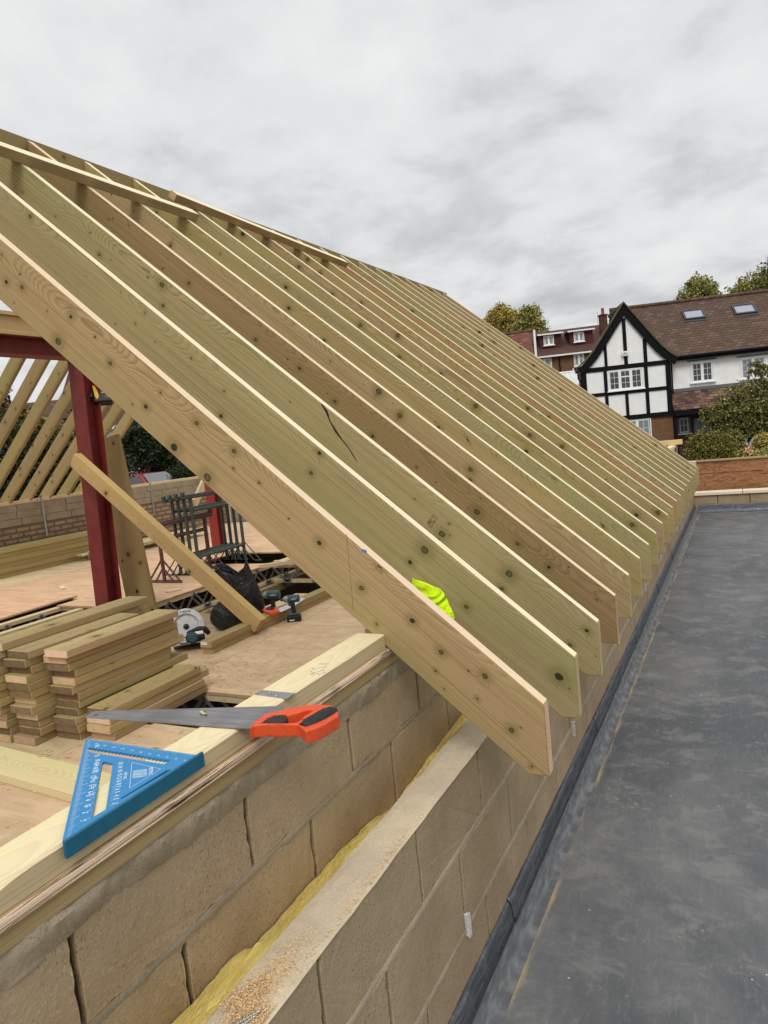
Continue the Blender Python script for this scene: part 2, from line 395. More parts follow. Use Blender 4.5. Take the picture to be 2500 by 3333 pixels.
def steelblade():
    m = newmat('saw_blade_steel', .34, .9, (.33, .33, .35), .5); g = G(m)
    p = g.co(); n = g.noise(g.v('MULTIPLY', p, (2., 40., 1.)), 3., 5, .65)
    b = g.noise(g.v('MULTIPLY', p, (5., 1.5, 1.)), 1.6, 3)
    c = g.mix(g.sm(n, .35, .7), (.42, .42, .44), (.26, .26, .275)); c = g.mix(g.m('MULTIPLY', g.sm(b, .4, .65), .6), c, (.20, .195, .21))
    g.col(c); g.set(g.b.inputs['Roughness'], g.m('MULTIPLY_ADD', n, .25, .25)); return m
M_blade = steelblade()

def membrane():
    m = newmat('roof_membrane', .62, 0, (.13, .135, .14), .22); g = G(m); p = g.co()
    x, y, z = g.sep(p)
    a = g.noise(g.v('MULTIPLY', p, (1., .7, 1.)), 1.1, 6, .66, .6)
    b = g.noise(g.v('MULTIPLY', p, (1.5, 1.9, 1.)), 3.4, 9, .72, .5)
    f = g.noise(g.v('MULTIPLY', p, (18., 5., 1.)), 3.0, 7, .8, .4)
    c = g.mix(g.sm(a, .36, .64), (.086, .092, .101), (.148, .151, .155))
    c = g.mix(g.m('MULTIPLY', g.sm(b, .49, .62), .45), c, (.235, .235, .23))
    c = g.mix(g.m('MULTIPLY', g.m('SUBTRACT', 1., g.sm(b, .36, .48)), .32), c, (.08, .085, .092))
    c = g.mix(g.m('MULTIPLY', g.sm(f, .50, .66), .30), c, (.24, .24, .235))
    sp = g.noise(p, 34, 6, .85); reg = g.sm(g.noise(g.v('ADD', p, (3., 1., 0.)), 2.9, 2, .4), .63, .70)
    c = g.mix(g.m('MULTIPLY', g.m('MULTIPLY', g.sm(sp, .52, .64), reg), .5), c, (.40, .385, .31))
    for sx_, sy_, th_ in ((2.2, 13., .0), (11., 2.4, 4.)):
        sc = g.noise(g.v('ADD', g.v('MULTIPLY', p, (sx_, sy_, 1.)), (th_, 0., 0.)), 2.2, 2, .4, 3.2)
        ln = g.m('SUBTRACT', 1., g.sm(g.m('ABSOLUTE', g.m('SUBTRACT', sc, .5)), 0., .006))
        c = g.mix(g.m('MULTIPLY', g.m('MULTIPLY', ln, g.sm(g.noise(g.v('ADD', p, (th_, 7., 0.)), 2.6, 2), .55, .66)), .45), c, (.36, .37, .37))
    dots = g.n('ShaderNodeTexVoronoi', feature='F1'); g.l(p, dots.inputs['Vector']); dots.inputs['Scale'].default_value = 26
    dk = g.sep(dots.outputs['Color'])
    c = g.mix(g.m('MULTIPLY', g.m('GREATER_THAN', dk[0], .93), g.m('SUBTRACT', 1., g.sm(dots.outputs['Distance'], .05, .10))), c, (.55, .53, .45))
    g_ = g.noise(g.v('MULTIPLY', p, (60., 8., 1.)), 1., 3)
    c = g.mix(g.m('MULTIPLY', g.sm(g_, .5, .8), .2), c, (.07, .075, .08))
    # ochre dirt washed up along the edge of the flashing
    wob = g.m('MULTIPLY', g.m('SUBTRACT', g.noise(g.cmb(0., y, 0.), 4., 3), .5), .035)
    e = g.m('ABSOLUTE', g.m('SUBTRACT', g.m('ADD', x, wob), -.178))
    lin = g.m('MULTIPLY', g.m('SUBTRACT', 1., g.sm(e, .0, .02)), g.sm(g.noise(g.v('MULTIPLY', p, (30., 2., 1.)), 1.3, 4, .7), .42, .62))
    e2 = g.m('ABSOLUTE', g.m('SUBTRACT', y, 10.42))
    lin2 = g.m('MULTIPLY', g.m('SUBTRACT', 1., g.sm(e2, .0, .10)), g.sm(g.noise(g.v('MULTIPLY', p, (3., 20., 1.)), 1.3, 4, .7), .38, .6))
    c = g.mix(g.m('MULTIPLY', lin, .8), c, (.46, .34, .17)); c = g.mix(g.m('MULTIPLY', lin2, .75), c, (.42, .31, .17))
    g.col(c); g.set(g.b.inputs['Roughness'], g.m('MULTIPLY_ADD', b, .35, .42))
    g.bump(g.m('ADD', g.m('MULTIPLY', a, .6), g.m('MULTIPLY', sp, .3)), .12, .01)
    return m
M_membrane = membrane()
def lead():
    m = newmat('lead_sheet', .42, .55, (.11, .115, .13), .5); g = G(m); p = g.co()
    n = g.noise(g.v('MULTIPLY', p, (8., 3., 26.)), 3., 6, .7, .8); b = g.noise(g.v('MULTIPLY', p, (2., 9., 2.)), 2., 4)
    w = g.noise(g.v('MULTIPLY', p, (20., 60., 4.)), 1.2, 4, .7, .5)
    c = g.mix(g.sm(n, .35, .7), (.055, .063, .08), (.15, .16, .18)); c = g.mix(g.m('MULTIPLY', g.sm(w, .58, .75), .45), c, (.38, .39, .40))
    g.col(c); g.set(g.b.inputs['Roughness'], g.m('MULTIPLY_ADD', b, .3, .3)); g.bump(g.m('ADD', n, w), .4, .006); return m
M_lead = lead()
def insul():
    m = newmat('yellow_mineral_wool', 1, 0, (.62, .46, .12), 0); g = G(m); p = g.co()
    a = g.noise(p, 9, 5, .7); f = g.noise(g.v('MULTIPLY', p, (40., 9., 60.)), 3., 5, .7, 1.2); s = g.noise(p, 110, 2)
    c = g.mix(g.sm(a, .35, .68), (.97, .76, .22), (.82, .62, .15)); c = g.mix(g.m('MULTIPLY', g.sm(f, .45, .7), .55), c, (.98, .90, .50))
    c = g.mix(g.m('MULTIPLY', g.sm(s, .70, .76), .8), c, (.10, .07, .03))
    g.col(c); g.bump(g.m('ADD', a, f), .9, .012); return m
M_insul = insul()
def osb(name, c1, c2, c3, sc=1.):
    m = newmat(name, .75, 0, c1, .25); g = G(m); p = g.co()
    vo = g.n('ShaderNodeTexVoronoi', feature='F1'); q = g.v('ADD', g.v('MULTIPLY', p, (14*sc, 8*sc, 40*sc)), g.cmb(g.m('MULTIPLY', g.noise(p, 9*sc, 3), 6.), 0., g.m('MULTIPLY', g.noise(p, 7*sc, 3), 6.)))
    g.l(q, vo.inputs['Vector']); vo.inputs['Scale'].default_value = 1
    k = g.sep(vo.outputs['Color']); c = g.mix(k[0], c1, c2); c = g.mix(g.m('MULTIPLY', g.m('GREATER_THAN', k[1], .8), .7), c, c3)
    g.col(c); g.bump(vo.outputs['Distance'], .3, .004); return m
M_osb = osb('osb_board', (.30, .135, .060), (.40, .20, .095), (.20, .085, .036))
M_osb2 = osb('osb_scrap', (.40, .26, .12), (.55, .38, .18), (.25, .15, .06))

def brickmat(name, cols, mortar, bw=.225, bh=.075, ms=.011, plane='xz', bump=.5, dirty=.3):
    m = newmat(name, .9, 0, cols[0], .15); g = G(m); x, y, z = g.sep(g.co())
    u = x if plane[0] == 'x' else y
    q = g.cmb(u, z, 0.)
    q = g.v('ADD', q, g.v('MULTIPLY', g.noise(q, 14, 3, .6, 0, 1), (.012, .008, 0)))
    b = g.n('ShaderNodeTexBrick'); g.l(q, b.inputs['Vector']); b.inputs['Scale'].default_value = 1
    b.inputs['Brick Width'].default_value = bw; b.inputs['Row Height'].default_value = bh; b.inputs['Mortar Size'].default_value = ms
    b.inputs['Mortar Smooth'].default_value = .2; b.inputs['Bias'].default_value = 0
    b.inputs['Color1'].default_value = (*cols[0], 1); b.inputs['Color2'].default_value = (*cols[1], 1); b.inputs['Mortar'].default_value = (*mortar, 1)
    # colour per brick
    row = g.m('FLOOR', g.m('DIVIDE', z, bh)); coln = g.m('FLOOR', g.m('DIVIDE', g.m('ADD', u, g.m('MULTIPLY', g.m('MODULO', row, 2.), bw/2)), bw))
    wn_ = g.n('ShaderNodeTexWhiteNoise', noise_dimensions='2D'); g.l(g.cmb(row, coln, 0.), wn_.inputs['Vector'])
    c = g.mix(g.m('MULTIPLY', g.m('MULTIPLY', wn_.outputs[0], .7), g.m('SUBTRACT', 1., b.outputs['Fac'])), b.outputs['Color'], cols[2])
    c = g.mix(g.m('MULTIPLY', g.sm(g.noise(g.co(), 30, 5, .7), .45, .7), dirty), c, tuple(v*.5 for v in cols[0]))
    g.col(c); g.bump(g.m('ADD', g.m('MULTIPLY', b.outputs['Fac'], -1.), g.m('MULTIPLY', g.noise(g.co(), 60, 3), .4)), bump, .012)
    return m
M_oldbrick = brickmat('rough_old_brick', [(.46, .30, .20), (.38, .25, .16), (.24, .16, .11)], (.15, .115, .075), .215, .078, .016, 'yz', .9, .5)
M_brick = brickmat('brown_brick', [(.26, .125, .055), (.22, .10, .045), (.12, .055, .03)], (.15, .11, .075), plane='xz')
M_brickdk = brickmat('dark_brick', [(.14, .06, .035), (.11, .048, .028), (.07, .03, .02)], (.09, .06, .045), plane='xz')
def tiles(name, cols, bw=.17, bh=.105, bump=.9, contrast=.8):
    # local x along the eaves, local y up the slope
    m = newmat(name, .85, 0, cols[0], .2); g = G(m); x, y, z = g.sep(g.co())
    y = g.m('ADD', y, g.m('MULTIPLY', g.m('SUBTRACT', g.noise(g.cmb(x, 0., 0.), 9., 2), .5), .02))
    row = g.m('FLOOR', g.m('DIVIDE', y, bh)); fy = g.m('FRACT', g.m('DIVIDE', y, bh))
    xo = g.m('ADD', x, g.m('MULTIPLY', g.m('MODULO', row, 2.), bw/2)); cc = g.m('FLOOR', g.m('DIVIDE', xo, bw)); fx = g.m('FRACT', g.m('DIVIDE', xo, bw))
    w = g.n('ShaderNodeTexWhiteNoise', noise_dimensions='2D'); g.l(g.cmb(row, cc, 0.), w.inputs['Vector'])
    k = g.sep(w.outputs[1])
    c = g.mix(g.m('MULTIPLY', k[0], contrast), cols[0], cols[1]); c = g.mix(g.m('MULTIPLY', g.m('GREATER_THAN', k[1], .8), contrast*.8), c, cols[2])
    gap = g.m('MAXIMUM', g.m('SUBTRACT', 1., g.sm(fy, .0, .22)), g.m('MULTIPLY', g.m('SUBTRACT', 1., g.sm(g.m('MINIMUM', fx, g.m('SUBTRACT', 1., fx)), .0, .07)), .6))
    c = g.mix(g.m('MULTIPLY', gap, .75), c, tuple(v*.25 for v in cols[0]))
    c = g.mix(g.m('MULTIPLY', g.sm(g.noise(g.co(), 1.1, 4), .45, .7), .3), c, tuple(v*.6 for v in cols[0]))
    g.col(c)
    h = g.m('SUBTRACT', g.m('SUBTRACT', 1., g.m('MULTIPLY', fy, .7)), gap); g.bump(h, bump, .03); return m
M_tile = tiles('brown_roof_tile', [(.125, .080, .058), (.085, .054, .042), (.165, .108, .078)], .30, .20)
M_tilemix = tiles('mixed_clay_tile', [(.20, .115, .085), (.06, .04, .035), (.27, .165, .12)], .30, .17, contrast=1.)
M_tilered = tiles('dull_red_tile', [(.105, .052, .045), (.088, .043, .038), (.12, .06, .05)], .3, .2, .4, .5)
M_tileorange = tiles('orange_clay_tile', [(.22, .085, .05), (.11, .055, .04), (.30, .12, .065)], .30, .19, contrast=1.)
M_render = simple('white_render', (.90, .90, .89), .85, c2=(.84, .84, .83), nscale=3, bump=.05)
M_blackwood = simple('black_timber_paint', (.006, .006, .008), .6, spec=.12)
M_upvc = simple('white_upvc', (.86, .86, .86), .35)
M_glass = newmat('window_glass', .08, 0, (.03, .035, .04), .8)
M_glasspale = newmat('curtained_glass', .15, 0, (.22, .25, .27), .6)
M_skyglass = newmat('roof_window_glass', .05, 0, (.30, .32, .40), 1.)
M_grey = simple('grey_lead_band', (.13, .135, .145), .6)
M_doorblue = simple('grey_blue_paint', (.16, .20, .235), .6)
M_slategrey = simple('dark_grey_frame', (.05, .052, .055), .5)
M_concrete = simple('concrete_floor', (.10, .095, .085), .9, c2=(.07, .065, .06), nscale=4)
def leafmat(name, a, b, c):
    m = newmat(name, .75, 0, a, .2); g = G(m); ge = g.n('ShaderNodeNewGeometry')
    k = ge.outputs['Random Per Island']
    g.col(g.ramp(k, (0, a), (.45, b), (1, c))); 
    try: g.b.inputs['Subsurface Weight'].default_value = 0
    except Exception: pass
    return m
M_leafshrub = leafmat('shrub_leaves', (.06, .07, .022), (.15, .15, .045), (.38, .34, .12))
M_leafbox = leafmat('hedge_leaves', (.07, .075, .02), (.15, .14, .035), (.30, .26, .06))
M_leafgold = leafmat('autumn_leaves', (.22, .18, .05), (.42, .32, .08), (.60, .46, .14))
M_leafgreen = leafmat('green_leaves', (.13, .14, .04), (.27, .26, .07), (.46, .42, .14))
M_leafdark = leafmat('dark_leaves', (.012, .020, .009), (.028, .040, .016), (.06, .08, .03))
M_leafrust = leafmat('rust_leaves', (.06, .045, .018), (.13, .075, .03), (.09, .10, .03))
M_bark = simple('bark', (.07, .055, .04), .9, c2=(.04, .032, .024), nscale=30)
# ================================================================== THE SETTING
def sheet(name, x0, x1, y0, y1, z, mat, nx=1, ny=1, fz=None):
    b = MB(); g = [[b.bm.verts.new((x0+(x1-x0)*i/nx, y0+(y1-y0)*j/ny, (fz(x0+(x1-x0)*i/nx, y0+(y1-y0)*j/ny) if fz else z))) for j in range(ny+1)] for i in range(nx+1)]
    for i in range(nx):
        for j in range(ny): b.face([g[i][j], g[i+1][j], g[i+1][j+1], g[i][j+1]])
    return b.build(name, mat, smooth=True)
M_ground = simple('ground_garden', (.07, .075, .03), .95, c2=(.05, .045, .025), nscale=2)
def gz(x, y):
    t = max(0, min(1, (y-10)/22)); u = max(0, min(1, (y-40)/40))
    return -3.55 + 1.2*t*t*(3-2*t) + 1.5*u
tag(sheet('ground', -600, 600, -300, 900, 0, M_ground, 60, 60, lambda x, y: gz(x, y)), kind='structure')
M_asph = simple('asphalt', (.055, .055, .055), .9, c2=(.075, .073, .07), nscale=30)
tag(sheet('road', -60, 60, 15.5, 22, 0, M_asph, 8, 12, lambda x, y: gz(x, y)+.03), kind='structure')

# flat roof beside the wall
DZ = -.65      # top of the timber deck
RZ = -.94      # flat roof
b = MB(); b.box((-.245, -6, RZ-.25), (5.5, 10.5, RZ)); roof = tag(b.build('flat_roof', M_membrane), kind='structure')
b = MB(); b.box((.3, -5.9, -3.6), (5.4, 10.4, RZ-.252)); tag(b.build('brick_extension', M_brick), 'brown brick extension carrying the grey flat roof', 'extension')
tag(sheet('ground_floor_slab', -9.1, -.4, -3.4, 10.5, -3.3, M_concrete), kind='structure')

M_mortar_bed = blockmat('bed_mortar', (.44, .37, .265), (.33, .275, .195), (.6, .52, .4), .4, .4)
# ------------------------------------------------------------------ block walls
def rough_block(b, face, thick, y0, y1, z0, z1, j):
    # a block with slightly worn, irregular arrises
    pts = []; ny = max(3, int((y1-y0)/.016)); nz = max(3, int((z1-z0)/.016))
    for i in range(ny): pts.append((y0+(y1-y0)*i/ny, z0, 0, 1))
    for i in range(nz): pts.append((y1, z0+(z1-z0)*i/nz, -1, 0))
    for i in range(ny): pts.append((y1-(y1-y0)*i/ny, z1, 0, -1))
    for i in range(nz): pts.append((y0, z1-(z1-z0)*i/nz, 1, 0))
    rings = []
    for x, e in ((face-thick, 0), (face-.010, .0004), (face-.0028+j, .0012), (face+j, .0038)):
        ring = []
        for (y, z, ny_, nz_) in pts:
            w = e*.8 + (max(0, noise.noise(Vector((y*38, z*38, y0*7)))*.0042 + noise.noise(Vector((y*9, z*9, y0*3)))*.0028)) * (1 if x > face-.02 else 0)
            ring.append(b.bm.verts.new((x - (w*.5 if e > .001 else 0), y+ny_*w, z+nz_*w)))
        rings.append(ring)
    n = len(pts)
    for p_, q_ in zip(rings, rings[1:]):
        for k in range(n): b.face([p_[k], p_[(k+1) % n], q_[(k+1) % n], q_[k]])
    b.face(rings[0][::-1]); b.face(rings[-1])
def blockwall(name, axis, face, thick, u0, u1, courses, mats, label, cat, joff, jit=.0015, cw=.44, parent=None, mrec=.0012, ends=True):
    """courses: list of (z0, z1); blocks run along axis; 'face' is the seen face, thick goes to -x (axis y) or +y (axis x)"""
    r = random.Random(hash(name) % 999); root = empty(name, label=label, cat=cat)
    bb = MB(); mm = MB(); jj = MB()
    for ci, (z0, z1) in enumerate(courses):
        off = joff[ci % len(joff)]; k0 = math.floor((u0-off)/cw)
        k = k0
        while off + k*cw < u1:
            a = max(u0, off+k*cw+.005); c = min(u1, off+(k+1)*cw-.005); k += 1
            if c-a < .02: continue
            j = r.uniform(-jit, jit)
            n = max(1, int((c-a)/.09))
            if axis == 'y':
                rough_block(bb, face, thick, a, c, z0, z1, j) if a < 4 else bb.box((face-thick, a, z0), (face+j, c, z1), 0, bev=.003)
            else: bb.box((a, face+j, z0), (c, face+thick, z1), 0, bev=.003)
            # perpend joint: deep and mostly open
            if c < u1-.01:
                if axis == 'y': jj.box((face-thick+.004, c-.002, z0), (face-.016, c+.012, z1-.002), 0)
                else: jj.box((c-.002, face+.016, z0), (c+.012, face+thick-.004, z1-.002), 0)
        if ci+1 < len(courses):
            zt, zb = z0, courses[ci+1][1]
            # bed joint: a ragged mortar strip
            n = int((u1-u0)/.03); prev = None
            for i in range(n+1):
                u = u0+(u1-u0)*i/n; dd = mrec - .0045*noise.noise(Vector((u*9, ci*3.1, 7))) - .003*noise.noise(Vector((u*31, ci, 3)))
                pr = [(dd, zt+.002+.002*noise.noise(Vector((u*20, ci, 1)))), (dd-.001, (zt+zb)/2), (dd, zb-.002+.002*noise.noise(Vector((u*20, ci, 9)))), (thick-.003, zb-.002), (thick-.003, zt+.002)]
                ring = [mm.bm.verts.new((face-d, u, z) if axis == 'y' else (u, face+d, z)) for d, z in pr]
                if prev:
                    for q in range(5): mm.face([prev[q], prev[(q+1) % 5], ring[(q+1) % 5], ring[q]])
                else: mm.face(ring)
                prev = ring
            mm.face(prev[::-1])
    bb.build('blockwork', mats[0], root); 
    if len(mm.bm.verts): mm.build('mortar_bed', mats[1], root)
    if len(jj.bm.verts): jj.build('perpend_joint', mats[2], root)
    return root
ZO = -.195
oc = []; zt = ZO
for hh in (.203, .225, .225, .225): oc.append((zt-hh+.006, zt)); zt -= hh+.008
yj1 = P(1356, 2696, x=-.24).y; yj2 = P(1263.6, 3181.6, x=-.24).y; yj3 = P(1585.9, 2931, x=-.24).y
ow = blockwall('outer_block_wall', 'y', -.24, .105, -3.2, 10.5, oc, (M_block, M_mortar_bed, M_joint), 'lower outer leaf of tan concrete blocks beside the grey flat roof', 'wall', (yj1, yj2, yj3, yj2), cw=.452)
# bed face on top of the outer leaf (paler, dusty)
b = MB(); y = -3.2
gr = []
n = 260
for i in range(n+1):
    yy = -3.2+(13.7)*i/n
    gr.append([b.bm.verts.new((-.345+k*.105/5 + (.0025*noise.noise(Vector((yy*14, k, 0))) if k in (0, 5) else 0), yy, ZO+.003+.0022*noise.noise(Vector((yy*8, k*1.3, 0))) - (.003 if k in (0, 5) else 0))) for k in range(6)])
for i in range(n):
    for k in range(5): b.face([gr[i][k], gr[i+1][k], gr[i+1][k+1], gr[i][k+1]])
b.build('bed_face', M_blocktop, ow)
# the rest of the outer wall down to the ground
b = MB(); b.box((-.345, -3.2, -3.6), (-.242, 10.5, oc[-1][0]-.006)); b.build('wall_below', M_block, ow)

XI = -.462
ji = P(803.8, 2618, x=XI).y; jb = P(1017, 2690, x=XI).y
ic = []; zt = .062
for hh in (.197, .225, .225, .225, .225): ic.append((zt-hh+.006, zt)); zt -= hh+.007
iw = blockwall('inner_block_wall', 'y', XI, .10, -3.2, 10.4, ic, (M_block, M_mortar, M_joint), 'upper inner leaf of tan concrete blocks under the timber wall plates', 'wall', (ji, jb), cw=.441)
b = MB(); b.box((XI-.1, -3.2, -3.4), (XI-.002, 10.4, ic[-1][0]-.006)); b.build('wall_below', M_block, iw)

# lumpy mortar squeezed out below the wall plate
b = MB(); rings = []; n = 420
prof = [(-.02, .083), (.004, .084), (.010, .072), (.009, .058), (.004, .040), (-.002, .026), (-.02, .020)]
for i in range(n+1):
    yy = -2.6+3.1*i/n; ring = []
    lump = .35+1.5*abs(noise.noise(Vector((yy*4, 0, 2)))) + .8*noise.noise(Vector((yy*15, 3, 2)))
    lo = .013*noise.noise(Vector((yy*3.3, 9, 0)))
    for k, (dx, dz) in enumerate(prof):
        w = 1 if 0 < k < 6 else 0
        f = noise.noise(Vector((yy*45, k*1.7, 0)))*.0042*w + noise.noise(Vector((yy*110, k*2.7, 5)))*.0024*w + noise.noise(Vector((yy*13, k*.9, 8)))*.0045*w
        ring.append(b.bm.verts.new((XI+dx*(lump if dx > 0 else 1)+f, yy, dz + (lo*2.2*(k/6)) + f*.6)))
    rings.append(ring)
for a, c in zip(rings, rings[1:]):
    for k in range(6): b.face([a[k], a[k+1], c[k+1], c[k]])
b.build('mortar_squeeze', M_mortar, iw, smooth=True)

# insulation in the cavity
b = MB(); rings = []; n = 500
steps = [(-9, -.275), (P(702, 3178, x=-.46).y, -.262), (P(780, 3112, x=-.46).y, -.255), (P(800, 3106, x=-.46).y, -.288), (P(865, 3039, x=-.46).y, -.284), (P(1110, 2770, x=-.46).y, -.285), (P(1222, 2652, x=-.46).y, -.30), (P(1240, 2645, x=-.46).y, -.335), (P(1330, 2510, x=-.46).y, -.315), (P(1495, 2325, x=-.46).y, -.285), (99, -.27)]
def itop(y):
    for (a, za), (c, zc2) in zip(steps, steps[1:]):
        if a <= y <= c: return za+(zc2-za)*(y-a)/(c-a)
for i in range(n+1):
    yy = -3.1+13.4*(i/n)**1.6; t = itop(yy); ring = []
    for k in range(9):
        s = k/8; x = XI+.001+s*(.116)
        up = (1-s)*t + s*(-.199 if t > -.29 else t+.07)
        f = .008*noise.noise(Vector((yy*16, k*.9, 0))) + .005*noise.noise(Vector((yy*50, k*1.9, 4)))
        ring.append(b.bm.verts.new((x, yy, up+f)))
    rings.append(ring)
for a, c in zip(rings, rings[1:]):
    for k in range(8): b.face([a[k], a[k+1], c[k+1], c[k]])
for k in (0, 8):
    pass
b.box((XI+.002, -3.1, -2.5), (XI+.114, 10.2, -.36))
tag(b.build('cavity_insulation', M_insul, smooth=True), 'torn yellow mineral wool batt filling the cavity between the two block leaves', 'insulation')

# weep vents
vl = [((1525, 3010), 'nearest white plastic vent set in an open block joint above the lead flashing'), ((1867, 2372), 'white plastic vent just under the second rafter foot'), ((2013.5, 2078), 'white plastic vent beside the foot of the dark brown rafter'), ((2101, 1910), 'white plastic vent below the seventh rafter foot'), ((2151, 1815), 'short white plastic vent below the eighth rafter foot'), ((2204, 1720), 'thin white plastic vent below the tenth rafter foot'), ((2224, 1678), 'thin white plastic vent below the twelfth rafter foot')]
for i, ((u, v), lb) in enumerate(vl):
    p = P(u, v, x=-.236); b = MB()
    b.box((-.262, p.y-.007, p.z-.032), (-.236, p.y+.007, p.z+.032), bev=.001)
    b.box((-.236, p.y-.007, p.z-.034), (-.230, p.y-.004, p.z+.034)); b.box((-.236, p.y+.004, p.z-.034), (-.230, p.y+.007, p.z+.034))
    tag(b.build('wall_vent', M_vent), lb, 'vent', 'white vents in the outer wall')

# lead flashing: separate lapped lengths
lf = empty('lead_flashing', label='dark grey lead flashing dressed from the block wall onto the flat roof', cat='flashing')
prof = [(-.243, -.772), (-.233, -.784), (-.229, -.80), (-.226, -.828), (-.2205, -.846)]
yl = P(1658, 2952, x=-.235).y
for s in range(-3, 8):
    a = yl+s*1.5; c = a+1.56
    if a > 10.4: break
    c = min(c, 10.45); b = MB(); rings = []; n = 90
    for i in range(n+1):
        yy = a+(c-a)*i/n; ring = []
        for k, (x, z) in enumerate(prof):
            f = .0022*noise.noise(Vector((yy*7, k*.6, s*3))) + .0014*noise.noise(Vector((yy*26, k, s)))
            t = .0035*(1-i/n) - .0005
            ring.append(b.bm.verts.new((x+f+t, yy, z+(f*1.5 if 0 < k < 8 else 0) + (.006*noise.noise(Vector((yy*2.3, 0, s))) if k < 2 else 0) + t*.6)))
        rings.append(ring)
    for p_, q_ in zip(rings, rings[1:]):
        for k in range(len(prof)-1): b.face([p_[k], p_[k+1], q_[k+1], q_[k]])
    o = b.build('lead_sheet', M_lead, lf, smooth=True)
    md = o.modifiers.new('thick', 'SOLIDIFY'); md.thickness = .002; md.offset = -1

b = MB(); rings = []; n = 420
for i in range(n+1):
    yy = -5.9+16.35*i/n; ring = []
    for k, (x, z) in enumerate([(-.238, -.80), (-.232, -.84), (-.224, -.862), (-.2175, -.90), (-.209, -.925), (-.198, -.9375), (-.180, -.9385)]):
        f = .0035*noise.noise(Vector((yy*4, k*.5, 31))) + .0020*noise.noise(Vector((yy*17, k, 31)))
        ring.append(b.bm.verts.new((x+f, yy, z+(f if k < 5 else 0))))
    rings.append(ring)
for p_, q_ in zip(rings, rings[1:]):
    for k in range(6): b.face([p_[k], p_[k+1], q_[k+1], q_[k]])
M_memup = simple('membrane_upstand', (.11, .115, .125), .5, 0, .35, c2=(.20, .205, .21), nscale=4.2, bump=.3, stretch=(1, 3.2, 10))
b.build('membrane_upstand', M_memup, roof, smooth=True)
# far parapet with coping, lead and OSB hoarding
YP = 10.5
pw = blockwall('parapet_wall', 'x', YP, .22, -.24, 5.5, [(-.80, -.658), (-.95, -.81)], (M_block, M_mortar_lt, M_joint), 'low block parapet across the far end of the flat roof', 'wall', (.1, .3), cw=.452, mrec=.001)
b = MB(); b.box((-.24, YP+.003, -3.6), (5.5, YP+.217, -.951)); b.build('wall_below', M_block, pw)
pl = empty('parapet_flashing', label='dark lead upstand along the foot of the far parapet', cat='flashing'); b = MB(); rings = []
for i in range(121):
    xx = -.19+5.6*i/120; f = .004*noise.noise(Vector((xx*5, 0, 0)))
    rings.append([b.bm.verts.new((xx, yy+f, zz2)) for yy, zz2 in ((YP-.002, -.815+f), (YP-.008, -.83), (YP-.012, -.885), (YP-.03, -.92), (YP-.055, RZ+.003))])
for p_, q_ in zip(rings, rings[1:]):
    for k in range(4): b.face([p_[k], p_[k+1], q_[k+1], q_[k]])
b.build('lead_sheet', M_lead, pl, smooth=True)
xs = P(2417, 1590, y=YP-.03).x
for a, c, lb in ((-.235, xs-.004, 'left pale timber coping board on the far parapet'), (xs+.004, 5.4, 'right pale timber coping board on the far parapet')):
    M = frame((a, YP+.11, -.636), (1, 0, 0), (0, 1, 0)); b = MB(); b.box((0, -.14, -.022), (c-a, .14, .022), 0, bev=.002, endmi=1)
    o = tag(b.build('coping_board', [M_pale, M_end], M=M), lb, 'board', 'coping boards on the far parapet'); o.color = (1.05, 1.10, 1.32, 1)
hd = empty('hoarding_fence', label='orange brown strand board hoarding behind the far parapet', cat='fence')
YH = 10.95
b = MB(); b.box((-.42, YH, -1.2), (1.2-.01, YH+.018, -.155)); b.build('board_panel', M_osb, hd)
b = MB(); b.box((1.2, YH, -1.2), (5.6, YH+.018, -.155)); b.build('board_panel', M_osb, hd)
b = MB(); b.box((-.42, YH-.012, -.345), (5.6, YH-.001, -.315)); o = b.build('mid_rail', M_osb, hd)
b = MB(); b.box((.72, YH-.012, -.40), (5.6, YH-.001, -.3455)); b.build('batten', M_osb, hd)
b = MB(); b.box((-.44, YH-.03, -.154), (5.6, YH+.05, -.128)); o = b.build('capping', M_pale, hd); o.color = (.55, .45, .42, 1)
for xx in (-.3, 1.2, 2.7, 4.2):
    b = MB(); b.box((xx, YH+.02, -3.4), (xx+.05, YH+.07, -.16)); b.build('post', M_deckwood, hd)

# gable end wall of the main building and its corner
ge = blockwall('gable_end_wall', 'x', 9.75, .1, -9.0, -.56, [(.01, .16), (-.21, .0), (-.43, -.22), (-.65, -.44)], (M_block_in, M_mortar, M_joint), 'far end block wall of the new upper floor', 'wall', (.0, .22))
b = MB(); b.box((-9.0, 9.753, -3.4), (-.565, 9.847, -.655)); b.build('wall_below', M_block, ge)
b = MB(); b.box((-.24-.105, 10.32, ZO+.004), (-.18, 10.48, -.10), bev=.004); tag(b.build('corner_block', M_blocktop), 'small pale block bedded on the outer leaf at the far corner', 'block')
# unseen wall added at the near end to keep daylight out below the deck
b = MB(); b.box((-9.2, -3.35, -3.3), (-.57, -3.2, DZ-.25)); tag(b.build('light_stop_wall', M_block), 'unseen block wall added to keep light out of the storey below', 'wall')

